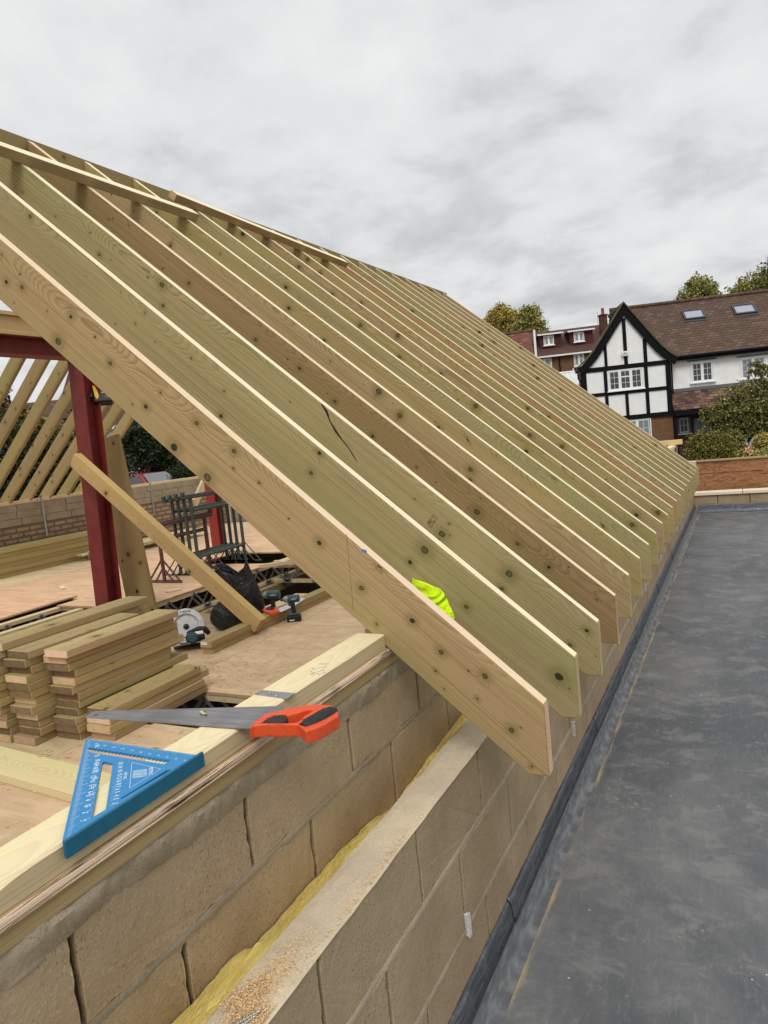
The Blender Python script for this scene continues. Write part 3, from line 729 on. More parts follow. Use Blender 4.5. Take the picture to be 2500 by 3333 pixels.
# ------------------------------------------------------------------ timber
TH = R(40.64); SL = math.tan(TH)
PITCHX = 3.1033; RIDGEZ = 2.6636
def board(name, o, ax, ay, L, w, t, mats, bev=.002, endmi=1, ends=(0, 0), twist=0):
    """length along local x from o; width along local y (centred); thickness local z from 0 up to t"""
    M = frame(o, ax, ay)
    b = MB(); b.box((ends[0], -w/2, 0), (L+ends[1], w/2, t), 0, bev=bev, endmi=endmi)
    return b.build(name, mats, M=M)
TREAT = [M_treated, M_end]; TREATP = [M_treated, M_endpink]; TREATD = [M_treated, M_enddark]; PALE = [M_pale, M_endpink]; JOIST = [M_deckwood, M_end]
def rafter(name, y, t, col, foot=True, mats=TREATP, top=(PITCHX, RIDGEZ), Lz=.252, tilt=0):
    e1 = Vector((math.cos(TH), 0, -math.sin(TH))); e2 = Vector((math.sin(TH), 0, math.cos(TH)))   # down the slope, normal
    M = frame((-1.6, y+t/2, 1.6*SL), e1, Vector((0, 0, 1)))
    Mi = M.inverted()
    poly = [(0, 0), (0, -.202), (-.058, -.202), (-top[0], top[1]-Lz), (-top[0], top[1])]
    if not foot: poly = [(0, 0), (0, -.2517), (-top[0], top[1]-Lz), (-top[0], top[1])]
    b = MB()
    A = [b.bm.verts.new(Mi @ Vector((p[0], y, p[1]))) for p in poly]; B = [b.bm.verts.new(Mi @ Vector((p[0], y+t, p[1]))) for p in poly]
    b.face(A[::-1], 0); b.face(B, 0); n = len(poly)
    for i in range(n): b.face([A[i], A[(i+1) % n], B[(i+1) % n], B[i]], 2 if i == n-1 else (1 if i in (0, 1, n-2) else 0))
    bmesh.ops.bevel(b.bm, geom=b.bm.edges[:], offset=.0028, segments=2, affect='EDGES', clamp_overlap=True)
    o = b.build(name, list(mats)+[M_skylit_pink if mats is TREATP and y < .1 or col[0] < .7 else M_sap], M=M); av = (.97, .92, .79); o.color = (*[.80*c_+.20*a_ for c_, a_ in zip(col, av)], 1)
    return o
KN = {0: ((230.6,1031,2),(190,1111,3),(359,1182,2),(475,1324,2),(522,1277,1),(640,1377,2),(567,1456,3),(762,1468,2),(675,1554,3),(844,1571,1),(760,1524,1),(1039,1767,2),(1238,1842,2),(1177,1914,2),(1342,2021,2),(1226,2032,1),(1436,2123,2),(1418,2184,1),(1578,2201,2),(1553,2274,1),(1666,2376,2),(1731,2495,1),(21,918,2),(72,935,2),(6,829,1)),
 1: ((1040,1475,2),(1013,1540,2),(1382,1790,3),(1335,1830,2),(1519,1975,2),(1820,2203,3),(472,1018,1),(441,1054,1),(756,1187,1),(98,704,2),(730,1274,1),(719,1354,2)),
 2: ((1462,1705,1),(1439,1738,3),(1428,1755,1),(1658,1869,3),(1633,1916,2),(1911,2053,2),(531,995,2),(527,927,3),(324,829,2),(181,705,1),(74,626,1),(1855,2100,2)),
 3: ((1553,1666,3),(1686,1770,2),(1787,1846,2),(1090,1307,2),(1213,1420,2),(1357,1521,1),(833,1106,2),(976,1199,2),(616,922,2),(531,875,1),(420,734,1),(354,716,1))}
def surveyed(o, i, y):
    # fine skin over the near face, carrying the distance to each surveyed knot
    Mi = o.matrix_world.inverted(); ks = []
    for n_, (u, v, s_) in enumerate(KN[i]):
        p = Mi @ P(u, v, y=y); ks.append((p.x, p.y, (0, .0034, .0066, .0112)[s_], (n_*.37+i*.2) % 1))
    near = [v.co.z for v in o.data.vertices]
    zf = max(near) if abs((o.matrix_world @ Vector((0, 0, max(near)))).y-y) < abs((o.matrix_world @ Vector((0, 0, min(near)))).y-y) else min(near)
    zf += .0003 if zf > 0 else -.0003
    bm = bmesh.new(); st = .0055; x0, x1 = min(v.co.x for v in o.data.vertices), max(v.co.x for v in o.data.vertices); y0, y1 = min(v.co.y for v in o.data.vertices)+.003, max(v.co.y for v in o.data.vertices)-.003
    nx, ny = int((x1-x0)/st), int((y1-y0)/st)+1
    G_ = [[bm.verts.new((x0+(x1-x0)*a/nx, y0+(y1-y0)*c/ny, zf)) for c in range(ny+1)] for a in range(nx+1)]
    for a in range(nx):
        for c in range(ny): bm.faces.new((G_[a][c], G_[a+1][c], G_[a+1][c+1], G_[a][c+1]))
    poly = [(0, 0), (0, -.202), (-.058, -.202), (-PITCHX, RIDGEZ-.252), (-PITCHX, RIDGEZ)]
    L_ = [Mi @ Vector((p[0], y, p[1])) for p in poly]; cen = sum(L_, Vector())/5
    for k in range(5):
        a, c = L_[k], L_[(k+1) % 5]; nrm = Vector((c.y-a.y, a.x-c.x, 0)).normalized()
        if (cen-a).dot(nrm) > 0: nrm = -nrm
        bmesh.ops.bisect_plane(bm, geom=bm.verts[:]+bm.edges[:]+bm.faces[:], plane_co=a-nrm*.003, plane_no=nrm, clear_outer=True)
    if zf < 0: bmesh.ops.reverse_faces(bm, faces=bm.faces[:])
    for f in bm.faces: f.material_index = 3
    bm.from_mesh(o.data); bm.to_mesh(o.data); bm.free(); o.data.materials.append(M_treated_k)
    me = o.data; A = me.attributes.new('knot_dist', 'FLOAT', 'POINT'); B = me.attributes.new('knot_kind', 'FLOAT', 'POINT')
    for v in me.vertices:
        best = 9.; kd = 0.
        for kx, ky, kr, kk in ks:
            dx = (v.co.x-kx)*.78; dy = v.co.y-ky
            if abs(dx) > .14 or abs(dy) > .14: continue
            d = math.sqrt(dx*dx+dy*dy)/kr
            if d < best: best = d; kd = kk
        A.data[v.index].value = best; B.data[v.index].value = kd
rcol = [(1.06, .93, .82), (.94, .99, .86), (.92, .98, .84), (.68, .56, .47), (.98, .93, .82), (.96, .93, .72), (.90, .98, .84), (.92, .95, .70), (.95, .88, .82), (.96, .91, .74), (1.0, .96, .78), (1.03, .83, .68), (.94, .95, .85), (.9, .92, .80), (.93, .95, .76), (.98, .93, .80), (.96, .90, .76), (.93, .93, .82), (.98, .92, .82), (.95, .96, .86)]
rlab = ['front rafter with pinkish arris and a square pencil line, nearest of the row',
 'greenish rafter right behind the front one, yellow cloth showing between them',
 'rafter with black grade stamp and a long dark resin split, third from the front',
 'darkest chocolate brown rafter, fourth from the front',
 'tan rafter directly behind the dark brown one',
 'rafter with yellow-green upper edge, second behind the dark brown one',
 'pale grey-green rafter, seventh from the front',
 'mustard green rafter with fine stripes behind the pale green one',
 'pinkish beige rafter, ninth from the front',
 'tan rafter, tenth from the front, where the upper batten stops',
 'light yellowish rafter, eleventh from the front, just past the end of the upper batten',
 'reddish brown rafter, twelfth from the front', 'grey-tan rafter, thirteenth from the front', 'dull olive rafter, fourteenth from the front',
 'olive rafter, fifteenth from the front', 'tan rafter, fifth from the far end', 'tan rafter, fourth from the far end', 'greyish rafter, third from the far end',
 'last but one rafter, close beside the end rafter', 'end rafter at the far verge, outermost of the row']
for i in range(20):
    y = .4*i if i < 19 else 7.63
    j = random.Random(i)
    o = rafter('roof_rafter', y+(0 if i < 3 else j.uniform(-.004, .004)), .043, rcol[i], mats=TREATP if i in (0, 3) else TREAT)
    tag(o, rlab[i], 'rafter', 'rafters of the near roof slope')
    if i < 4: surveyed(o, i, y)
    if i == 0: R1 = o
    if i == 2: R3 = o
# ridge board
b = MB(); M = frame((-PITCHX, -1.2, 2.46), (0, 1, 0), (0, 0, 1))
b.box((0, -.09, -.047), (9.0, .215, -.0005), 0, bev=.002, endmi=1)
o = b.build('ridge_board', TREAT, M=M); o.color = (.70, .62, .54, 1); tag(o, 'long brown ridge board along the top ends of the rafters', 'ridge board')
# battens tacked on top of the rafters
def slope_pt(x, y, n=0): return Vector((x, y, -x*SL)) + Vector((math.sin(TH), 0, math.cos(TH)))*n
for (xa, ya), (xb, yb), lb, c in (((-2.735, -.6), (-2.715, 2.10), 'lower pale batten tacked across the near rafters', (1.0, .93, .88)), ((-2.965, 2.20), (-2.800, 4.30), 'upper batten tacked across the rafters beyond the first, knotty end', (.95, .83, .72))):
    A = slope_pt(xa, ya, .0015); B = slope_pt(xb, yb, .0015)
    up = Vector((-math.cos(TH), 0, math.sin(TH)))
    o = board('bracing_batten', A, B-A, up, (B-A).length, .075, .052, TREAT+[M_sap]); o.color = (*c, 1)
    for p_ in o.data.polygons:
        if p_.normal.z > .9: p_.material_index = 2  # batten tops take the edge colour that has sky light painted in
    tag(o, lb, 'batten', 'battens nailed across the rafters')

# wall plates
o = board('wall_plate', (-.505, -3.0, .0835), (0, 1, 0), (-1, 0, 0), 13.2, .100, .053, TREAT); o.color = (.92, .86, .74, 1)
tag(o, 'lower treated wall plate bedded on mortar, split along its upper arris', 'wall plate')
LPL = o
M_plateface = wood('plate_face_pine', (.60, .49, .30), (.36, .26, .13), green=(.50, .44, .24), gamt=.3, knots=.7, knotr=.8)
# upper plate with its slightly wavy waney near edge
M = frame((-.508, -3.0, .1375), (0, 1, 0), (-1, 0, 0)); b = MB()
L = 2.998; n = 120; rings = []
for i in range(n+1):
    x = L*i/n; yy = x-3.0
    w = .0035*noise.noise(Vector((yy*2.2, 0, 0))) + .0012*noise.noise(Vector((yy*11, 2, 0)))
    ch = .004+.004*max(0, noise.noise(Vector((yy*1.7, 5, 0))))+.010*math.exp(-((yy+1.27)/.05)**2)
    rings.append([b.bm.verts.new((x, q, z)) for q, z in ((-.0475+w*.3, 0), (-.0475+w, .043-ch), (-.0475+w+ch, .043), (.044, .043), (.0475, .040), (.0475, 0))])
for p_, q_ in zip(rings, rings[1:]):
    for k in range(6): b.face([p_[k], p_[(k+1) % 6], q_[(k+1) % 6], q_[k]], 2 if k == 0 else 0)
b.face(rings[0], 1); b.face(rings[-1][::-1], 1)
UPL = b.build('wall_plate', [M_pale, M_end, M_plateface], M=M, smooth=True); tag(UPL, 'pale upper wall plate carrying the blue square and the hand saw', 'wall plate')
# splintered strip between the two plates (part of the lower plate)
b = MB(); rings = []; n = 500
for i in range(n+1):
    yy = -2.9+3.4*i/n
    a = noise.noise(Vector((yy*4, 0, 0))); c = noise.noise(Vector((yy*22, 1, 0)))
    e = [(.0, .1355), (.004+.003*c, .1360+.0012*a), (.0085+.003*a, .1315+.002*c), (.0100, .1255+.002*a), (.0062+.0025*c, .1225), (.0098+.001*a, .1195), (.0005, .1165)]
    rings.append([b.bm.verts.new((-.4555+x*.8, yy, z)) for x, z in e])
for p_, q_ in zip(rings, rings[1:]):
    for k in range(6): b.face([p_[k], p_[k+1], q_[k+1], q_[k]])
b.build('splintered_edge', M_splint, LPL)
LPL.children[0].matrix_parent_inverse = LPL.matrix_world.inverted()
ORD = 'first second third fourth fifth sixth seventh eighth ninth tenth eleventh twelfth thirteenth fourteenth fifteenth sixteenth seventeenth eighteenth nineteenth twentieth'.split()
# short plate pieces between the rafters beyond
for i in range(0, 19):
    y0 = .4*i+.048; y1 = .4*(i+1)-.006 if i < 18 else 7.62
    if y1-y0 < .1: continue
    o = board('plate_noggin', (-.508, y0, .1375), (0, 1, 0), (-1, 0, 0), y1-y0, .095, .043, [M_pale, M_end]); tag(o, f'pale plate packer tucked between the {ORD[i]} and {ORD[i+1]} rafter feet', 'packer', 'plate packers between the rafters')
o = board('wall_plate', (-.508, 7.70, .1375), (0, 1, 0), (-1, 0, 0), 2.7, .095, .043, [M_pale, M_endpink]); tag(o, 'pale end of wall plate showing beyond the last rafter', 'wall plate')
o = board('wall_plate', (-3.6, 10.42, .185), (1, 0, 0), (0, 1, 0), 3.24, .10, .075, [M_pale, M_end]); o.color = (.95, .82, .62, 1); tag(o, 'notched plate end jutting past the far corner above the other plate', 'wall plate')
b = MB(); b.box((-.458, 10.398, -.06), (-.436, 10.402, .19)); tag(b.build('steel_strap', M_galv), 'thin galvanised strap hanging at the far plate end', 'strap')

# ------------------------------------------------------------------ the deck
def plysheet(x0, x1, y0, y1, z, label, tone=(1, 1, 1), t=.018, rot=0):
    cx, cy = (x0+x1)/2, (y0+y1)/2; w, h = x1-x0, y1-y0
    b = MB(); b.box((-w/2, -h/2, -t), (w/2, h/2, 0), 0)
    for f in b.bm.faces:
        f.normal_update()
        if abs(f.normal.z) < .5: f.material_index = 1
    M = Matrix.Translation((cx, cy, z)) @ Matrix.Rotation(rot, 4, 'Z')
    o = b.build('plywood_sheet', [M_ply, M_plyedge], M=M); o.color = (*tone, 1)
    return tag(o, label, 'plywood sheet', 'plywood floor sheets')
g1 = (.002)
plysheet(-2.60, -.562, -3.1, .86, DZ, 'orange plywood floor sheet in the near corner beneath the loose plank', (.98, .92, .86))
plysheet(-5.0, -2.603, -3.1, .86, DZ, 'greyish plywood floor sheet under the feet of the board stacks', (.86, .88, .80))
plysheet(-2.742, -.562, 1.35, 3.79, DZ, 'tan plywood floor sheet between the opening and the impact driver', (1, .95, .88))
plysheet(-3.42, -2.746, 1.35, 3.79, DZ, 'plywood strip sheet under the circular saw and paired timbers', (.95, .90, .82))
plysheet(-3.06, -.562, 3.793, 9.7, DZ, 'plywood floor sheet running away behind the rafters', (1.02, .88, .80))
plysheet(-6.02, -4.81, 3.15, 5.3, DZ, 'pinkish plywood floor sheet under the trestle feet', (1.06, .90, .84))
plysheet(-7.95, -6.023, 3.45, 9.7, DZ, 'wide pinkish plywood floor sheet left of the trestles', (1.10, .95, .88))
plysheet(-9.0, -7.953, .0, 9.7, DZ, 'pale yellowish plywood sheet along the far wall', (1.08, 1.10, 1.02))
plysheet(-7.95, -6.05, .3, 3.46, DZ+.022, 'pink plywood sheet lying loose with its edge over the open joists', (1.12, .92, .84), rot=R(3))
plysheet(-6.02, -4.9, 6.1, 9.7, DZ, 'far plywood floor sheet behind the trestles', (1.06, .98, .85))
plysheet(-4.2, -3.1, 6.9, 9.7, DZ, 'plywood offcut sheet by the far open joists', (1.1, .98, .86))
plysheet(-4.75, -3.35, 5.45, 5.95, DZ+.004, 'narrow plywood strip laid over the far joists', (1.1, .98, .86))
plysheet(-4.1, -3.08, 2.55, 3.05, DZ-.01, 'plywood offcut under the black sack', (.6, .55, .5))
# joists with metal webs
def webjoist(a, b_, label, z=DZ-.02, depth=.23, flip=False):
    a = Vector((*a, z)); b_ = Vector((*b_, z)); ax = (b_-a); L = ax.length
    root = empty('web_joist', mat=frame(a, ax, Vector((0, 0, 1))), label=label, cat='joist', group='metal web floor joists')
    I = Matrix()
    for nm, y0, y1 in (('top_chord', -.04, 0), ('bottom_chord', -depth, -depth+.04)):
        q = MB(); q.box((0, y0, -.045), (L, y1, .045), 0, bev=.002, endmi=1); o = q.build(nm, JOIST, root)
    q = MB(); n = max(1, int(L/.36)); s = L/n
    for k in range(n):
        for zz_ in (-.047, .047):
            e = .002 if zz_ > 0 else -.002
            for (x0, x1) in ((k*s, k*s+s/2), (k*s+s/2, (k+1)*s)):
                dn = x0 == k*s
                ya, yb = (-.02, -depth+.02) if dn else (-depth+.02, -.02)
                d = Vector((x1-x0, yb-ya, 0)).normalized(); nn = Vector((-d.y, d.x, 0))*.012
                vs = [q.bm.verts.new(v) for v in (Vector((x0, ya, zz_))-nn, Vector((x1, yb, zz_))-nn, Vector((x1, yb, zz_))+nn, Vector((x0, ya, zz_))+nn)]
                vt = [q.bm.verts.new(v.co+Vector((0, 0, e))) for v in vs]
                q.face(vs); q.face(vt)
                for i in range(4): q.face([vs[i], vs[(i+1) % 4], vt[(i+1) % 4], vt[i]])
            q.box((k*s+s/2-.06, -depth+.0, min(zz_, zz_+e)), (k*s+s/2+.06, -depth+.045, max(zz_, zz_+e)))
    q.build('metal_web', M_galv, root)
    return root
jl = [((-.6, 1.40), (-4.7, 1.40), 'open web joist under the front edge of the tool sheet'), ((-4.86, 3.15), (-4.86, 9.6), 'open web joist along the edge of the stair opening, below the trestle deck'),
 ((-4.80, 5.36), (-3.1, 5.36), 'open web joist crossing the far side of the stair opening'), ((-5.22, 1.2), (-5.22, 3.14), 'bare joist just left of the red post'),
 ((-5.65, 1.0), (-5.65, 3.14), 'bare joist second left of the red post'), ((-6.02, 1.0), (-6.02, 3.3), 'bare joist under the edge of the loose pink sheet'),
 ((-6.0, 3.22), (-4.9, 3.22), 'joist across the head of the open bay behind the post'), ((-3.12, 2.5), (-3.12, 9.6), 'joist under the paired timbers'),
 ((-4.75, 6.05), (-3.15, 6.05), 'far bare joist crossing behind the paired timbers'), ((-4.75, 6.75), (-3.15, 6.75), 'farthest bare joist crossing near the far sheets'), ((-3.9, 5.45), (-3.9, 9.6), 'lengthwise bare joist in the far open bay'),
 ((-1.2, .9), (-1.2, 1.33), 'short joist spanning the opening beside the wall plate'), ((-4.5, .88), (-.6, .88), 'joist under the front of the near floor opening'), ((-2.3, -3), (-2.3, .8), 'joist below the near floor sheets')]
for a, c, lb in jl: webjoist(a, c, lb)
o = board('trimmer_beam', (-4.74, 3.1, DZ-.34), (0, 1, 0), (-1, 0, 0), 3.0, .10, .09, JOIST); o.color = (.45, .42, .36, 1); tag(o, 'dull grey trimmer timber below the stair opening edge', 'beam')
b = MB(); Mx = frame((-3.55, 4.5, DZ-.72), (1, .3, 0), (-.3, 1, 0)); b.box((-.35, 0, -.12), (.2, .012, .16)); tag(b.build('osb_offcut', M_osb2, M=Mx), 'strand board offcut down in the dark stair opening', 'board')
# cross battens seen in the far open bay
for a, c, lb in (((-4.75, 5.0), (-3.2, 6.3), 'loose batten lying diagonally over the far joists'), ((-4.7, 5.25), (-3.25, 5.12), 'loose batten lying across the far joists'), ((-5.3, 6.4), (-4.6, 7.4), 'short loose block of timber on the far deck')):
    A = Vector((*a, DZ+.002)); B = Vector((*c, DZ+.002)); o = board('loose_batten', A, B-A, Vector((0, 1, 0)) if abs((B-A).x) > .2 else Vector((1, 0, 0)), (B-A).length, .045, .045, JOIST); tag(o, lb, 'batten')
# big plank lying near the square
A = P(0, 2485, z=DZ+.02); B = P(248, 2552, z=DZ+.02); ax = (B-A); ax.z = 0
o = board('loose_plank', (A.x-ax.normalized().x*.9, A.y-ax.normalized().y*.9, DZ+.001), ax, Vector((0, 1, 0)), 2.1, .195, .043, [M_pale, M_end]); o.color = (.88, .88, .76, 1)
tag(o, 'loose pale plank lying on the floor behind the blue square', 'plank')

# ------------------------------------------------------------------ board stacks
def stack(x, ys, L, n, lab, seed, w=.172, t=.0415, z0=DZ, endc=None, jx=.010, jy=.024, ang=0, cut=None):
    r = random.Random(seed); ordn = ['bottom', 'second', 'third', 'fourth', 'fifth', 'sixth', 'seventh', 'eighth', 'ninth', 'tenth', 'eleventh', 'twelfth', 'thirteenth']
    for k in range(n):
        e = endc[k] if endc else r.choice('dtp'); mt = {'d': TREATD, 't': TREAT, 'p': TREATP}[e]
        dx, dy = r.uniform(-jx, jx), r.uniform(-jy, jy); a = ang+r.uniform(-.012, .012)
        if k == n-1 and cut: dx, dy = cut
        l = L+r.uniform(-.09, .09)
        o = board('timber_board', (x+dx, ys+dy, z0+k*t+.0004), (math.sin(a), math.cos(a), 0), (-math.cos(a), math.sin(a), 0), l, w, t-.0008, mt, bev=.0025)
        sh = r.uniform(.78, 1.05); o.color = (sh*1.06, sh*r.uniform(.94, 1.0), sh*r.uniform(.82, .95), 1)
        nm = ordn[k] if k < n-1 else 'top'
        tag(o, f'{nm} board of {lab}, {dict(d="dark weathered", t="tan", p="pink freshly cut")[e]} end', 'board', 'stacked timber boards on the deck')
stack(-2.718, .60, .74, 12, 'the tall right-hand stack', 3, endc='dddddddtddtp'[:11]+'p', ang=0, cut=(.045, -.04))
stack(-2.91, .50, .84, 12, 'the middle stack', 4, endc='tddpdtddpddd')
stack(-3.10, .46, .95, 13, 'the left-hand stack cut by the picture edge', 5, endc='tdtttddptttdp', cut=(.03, .03))
stack(-2.53, .63, .76, 4, 'the low stack under the saw blade', 6, endc='ttpd', jx=.02)
# pair of timbers on edge of the stair opening
for k, lb in ((0, 'lower of the two paired timbers by the stair opening'), (1, 'upper of the two paired timbers, white paper label stapled to its end')):
    o = board('paired_timber', (-2.977+.006*k, 2.0-.02*k, DZ+.0004+.0475*k), (0, 1, 0), (-1, 0, 0), 4.3, .105, .0465, TREAT); o.color = (.88, .80, .68, 1); tag(o, lb, 'timber', 'paired timbers on the deck')
b = MB(); b.box((-3.012, 1.9775, DZ+.068), (-2.955, 1.9785, DZ+.090)); pt = tag(b.build('paper_label', M_white), 'small white paper label on the end of a timber', 'label')
# long boards stacked against the far wall
XW = -9.0
PILE = (P(0, 1786, x=XW+.25).z - DZ)/6
for k in range(6):
    o = board('long_board', (XW+.16+.02*(k % 2), -.3+.05*k, DZ+.001+k*PILE), (0, 1, 0), (-1, 0, 0), 7.0-.04*k, .22, PILE-.002, TREAT); o.color = (1.0, .95, .72, 1) if k < 5 else (1.15, 1.12, .95, 1)
    tag(o, ['bottom', 'second', 'third', 'fourth', 'fifth', 'top pale'][k] + ' long board in the pile along the far wall', 'board', 'long boards piled along the far wall')
for k in range(4):
    o = board('thin_board', (XW+.42+.12*k, 5.6+.12*k, DZ+.08+.001+.03*(k % 2)), (0, 1, 0), (-1, 0, 0), 2.2, .14, .028, [M_pale, M_end]); tag(o, ['leftmost', 'second', 'third', 'rightmost'][k]+' thin pale board on the bench near the trestles', 'board', 'thin boards behind the trestles')
for k in range(2):
    o = board('bearer', (XW+.3, 5.9+1.4*k, DZ+.0005), (1, 0, 0), (0, 1, 0), .7, .08, .078, JOIST); tag(o, ('near', 'far')[k]+' bearer under the thin pale boards', 'bearer', 'bearers under the thin boards')

# ------------------------------------------------------------------ far wall
fw = empty('far_side_wall', label='far side wall of pale block courses over rough old brick', cat='wall')
b = MB(); b.box((XW-.22, -1.0, -3.4), (XW, 9.74, .015)); b.build('old_brickwork', M_oldbrick, fw)
rr = random.Random(5); b = MB(); mo = MB()
for ci, (z0, z1) in enumerate(((.02, .118), (.127, .222), (.231, .325))):
    yy = -1.0
    while yy < 9.7:
        l = rr.uniform(.40, .46); b.box((XW-.2, yy, z0), (XW+rr.uniform(-.004, .005), min(yy+l-.01, 9.74), z1), bev=.004); yy += l
    mo.box((XW-.198, -1.0, z1-.001), (XW-.006, 9.74, z1+.009))
b.build('block_course', M_block_in, fw); mo.build('mortar_bed', M_mortar, fw)
zpl = .333
o = board('wall_plate', (XW-.055, -1.0, zpl), (0, 1, 0), (-1, 0, 0), 6.35, .11, .045, JOIST); tag(o, 'orange tinted wall plate on the far wall, left length', 'wall plate')
o = board('wall_plate', (XW-.055, 5.36, zpl), (0, 1, 0), (-1, 0, 0), 4.4, .11, .045, JOIST); tag(o, 'orange tinted wall plate on the far wall, right length below the red car', 'wall plate')
for u, v, lb in ((138, 1640, 'thin galvanised strap down the far wall left of the red post'), (490, 1580, 'thin galvanised strap down the far wall near the trestles')):
    p = P(u, v, x=XW+.008); b = MB(); b.box((XW+.0065, p.y-.016, -.20), (XW+.009, p.y+.016, zpl+.046)); b.box((XW-.1, p.y-.016, zpl+.0455), (XW+.009, p.y+.016, zpl+.048))
    tag(b.build('steel_strap', M_galv), lb, 'strap', 'restraint straps on the far wall')
# rafters of the far slope
THF = R(40.0)
fl = ['seventh', 'sixth', 'fifth', 'fourth', 'third', 'second', 'first']
names = ['far slope rafter crossing the top left corner of the opening', 'far slope rafter, second from the left edge', 'far slope rafter with a curved grain scar, left of the tiled gable', 'far slope rafter whose foot stands nearest the left edge', 'far slope rafter passing in front of the tiled gable', 'pale far slope rafter just left of the red post', 'far slope rafter whose foot lies left of the red post', 'short far slope rafter crossing right of the red post', 'last far slope rafter, leaning over the tilted board']
names = ['far slope rafter cut off by the left picture edge'] + names
k = 0
for i in range(-5, 5):
    ya_, yb_ = P(38, 1630, x=XW).y, P(226, 1609, x=XW).y; p = Vector((XW, ya_+(yb_-ya_)/3*i, 0))
    e1 = Vector((math.cos(THF), 0, math.sin(THF)))
    M = frame((XW+.02, p.y, zpl+.0470), e1, (-math.sin(THF), 0, math.cos(THF)))
    b = MB(); L = 2.95
    poly = [(0, 0), (.12, -.10), (L, -.10), (L, .085), (-.30, .085), (-.30, 0)]
    b.prism([(x_, y_) for x_, y_ in [(-.3, .0), (-.02, .0), (L, .0), (L, .17), (-.3, .17)]], 0, .045, 'z')
    o = b.build('roof_rafter', TREAT, M=M); sh = random.Random(i*3+50).uniform(.78, .98); o.color = (sh, sh*.92, sh*.80, 1); tag(o, names[k], 'rafter', 'rafters of the far roof slope'); k += 1
pz = Vector((XW+.02, 0, zpl+.047)) + Vector((math.cos(THF), 0, math.sin(THF)))*2.9
o = board('purlin', (pz.x+.05, -1.5, pz.z-.02), (0, 1, 0), (0, 0, 1), 9.2, .2, .07, JOIST); tag(o, 'purlin under the heads of the far rafters, hidden by the red beam', 'purlin')

# ------------------------------------------------------------------ red steel
def usec(name, o, ax, ay, L, w, h, tf, tw, mat, parent=None):
    """H section; local x length, y web depth, z flange width"""
    M = frame(o, ax, ay); b = MB()
    b.box((0, -h/2, -w/2), (L, -h/2+tf, w/2)); b.box((0, h/2-tf, -w/2), (L, h/2, w/2)); b.box((0, -h/2+tf+.0002, -tw/2), (L, h/2-tf-.0002, tw/2))
    return b.build(name, mat, parent, M=M) if parent is None else b.build(name, mat, parent)
sb = empty('red_steel_beam', mat=frame((-4.66, -1.0, 1.775), (0, 1, 0), (0, 0, 1)), label='dark red steel beam running overhead at the left edge', cat='steel beam')
b = MB(); b.box((0, -.076, -.076), (3.85, -.066, .076)); b.box((0, .066, -.076), (3.85, .076, .076)); b.build('flange', M_red, sb)
b = MB(); b.box((0, -.0658, -.004), (3.85, .0658, .004)); b.build('web', M_red, sb)
o = board('packing_timber', (-4.655, -1.0, 1.852), (0, 1, 0), (-1, 0, 0), 3.9, .172, .03, JOIST); o.color = (.92, .86, .72, 1); tag(o, 'flat packing timber bolted on top of the red beam', 'timber')
o = board('header_joist', (-4.62, -1.0, 1.883), (0, 1, 0), (-1, 0, 0), 3.9, .06, .12, JOIST); o.color = (.84, .79, .68, 1); tag(o, 'deep joist on edge above the packing on the red beam', 'joist')
o = board('capping_timber', (-4.635, -1.0, 2.004), (0, 1, 0), (-1, 0, 0), 3.9, .13, .03, JOIST); o.color = (.95, .90, .78, 1); tag(o, 'topmost flat timber above the red beam', 'timber')
po = empty('red_steel_post', mat=frame((-4.82, 2.69, -3.3), (.205, 0, 5), (0, 1, 0)), label='tall dark red steel post at the left, rising through the deck', cat='steel post')
b = MB(); b.box((0, -.080, -.083), (4.995, -.070, .083)); b.box((0, .070, -.083), (4.995, .080, .083)); b.build('flange', M_red, po)
b = MB(); b.box((0, -.0698, -.005), (4.995, .0698, .005)); b.build('web', M_red, po)
p2 = empty('red_steel_post', mat=frame((-6.30, 6.15, -3.3), (0, 0, 1), (0, 1, 0)), label='bright red steel post standing behind the trestles', cat='steel post')
b = MB(); b.box((0, -.075, -.075), (5.3, -.065, .075)); b.box((0, .065, -.075), (5.3, .075, .075)); b.build('flange', simple('red_primer', (.26, .03, .03), .5), p2)
b = MB(); b.box((0, -.0648, -.004), (5.3, .0648, .004)); b.build('web', M_red, p2)
o = board('far_rafter_prop', P(628, 1640, x=-7.6), (P(665, 1560, x=-7.9)-P(628, 1640, x=-7.6)), (0, 0, 1), 1.6, .16, .045, JOIST); tag(o, 'short sloping timber by the far wall above the trestles', 'timber')

# diagonal brace and tilted board
A = Vector((-2.93, 2.44, DZ+.0+.10)); B = Vector((-4.63, 2.46, .80))
A = P(838, 2035, z=DZ+.03); A.y = 2.44
ax = (P(238, 1500, y=2.44)-P(838, 2040, y=2.44)); A0 = P(838, 2040, y=2.44)
o = board('diagonal_brace', A0, ax, Vector((0, 0, 1)).cross(ax).cross(ax)*-1, ax.length+.02, .125, .075, JOIST); o.color = (.84, .72, .53, 1)
tag(o, 'diagonal timber brace from the deck up to the red post, plaster smeared on it', 'brace')
BR = o
A = P(466, 2010, y=3.02); B = P(340, 1425, y=3.12)
ax = B-A; o = board('tilted_board', A-ax*.05, ax, Vector((1, .15, 0)), ax.length*1.05, .30, .045, JOIST); o.color = (.50, .42, .31, 1)
tag(o, 'wide dull board leaning upright behind the red post', 'board')

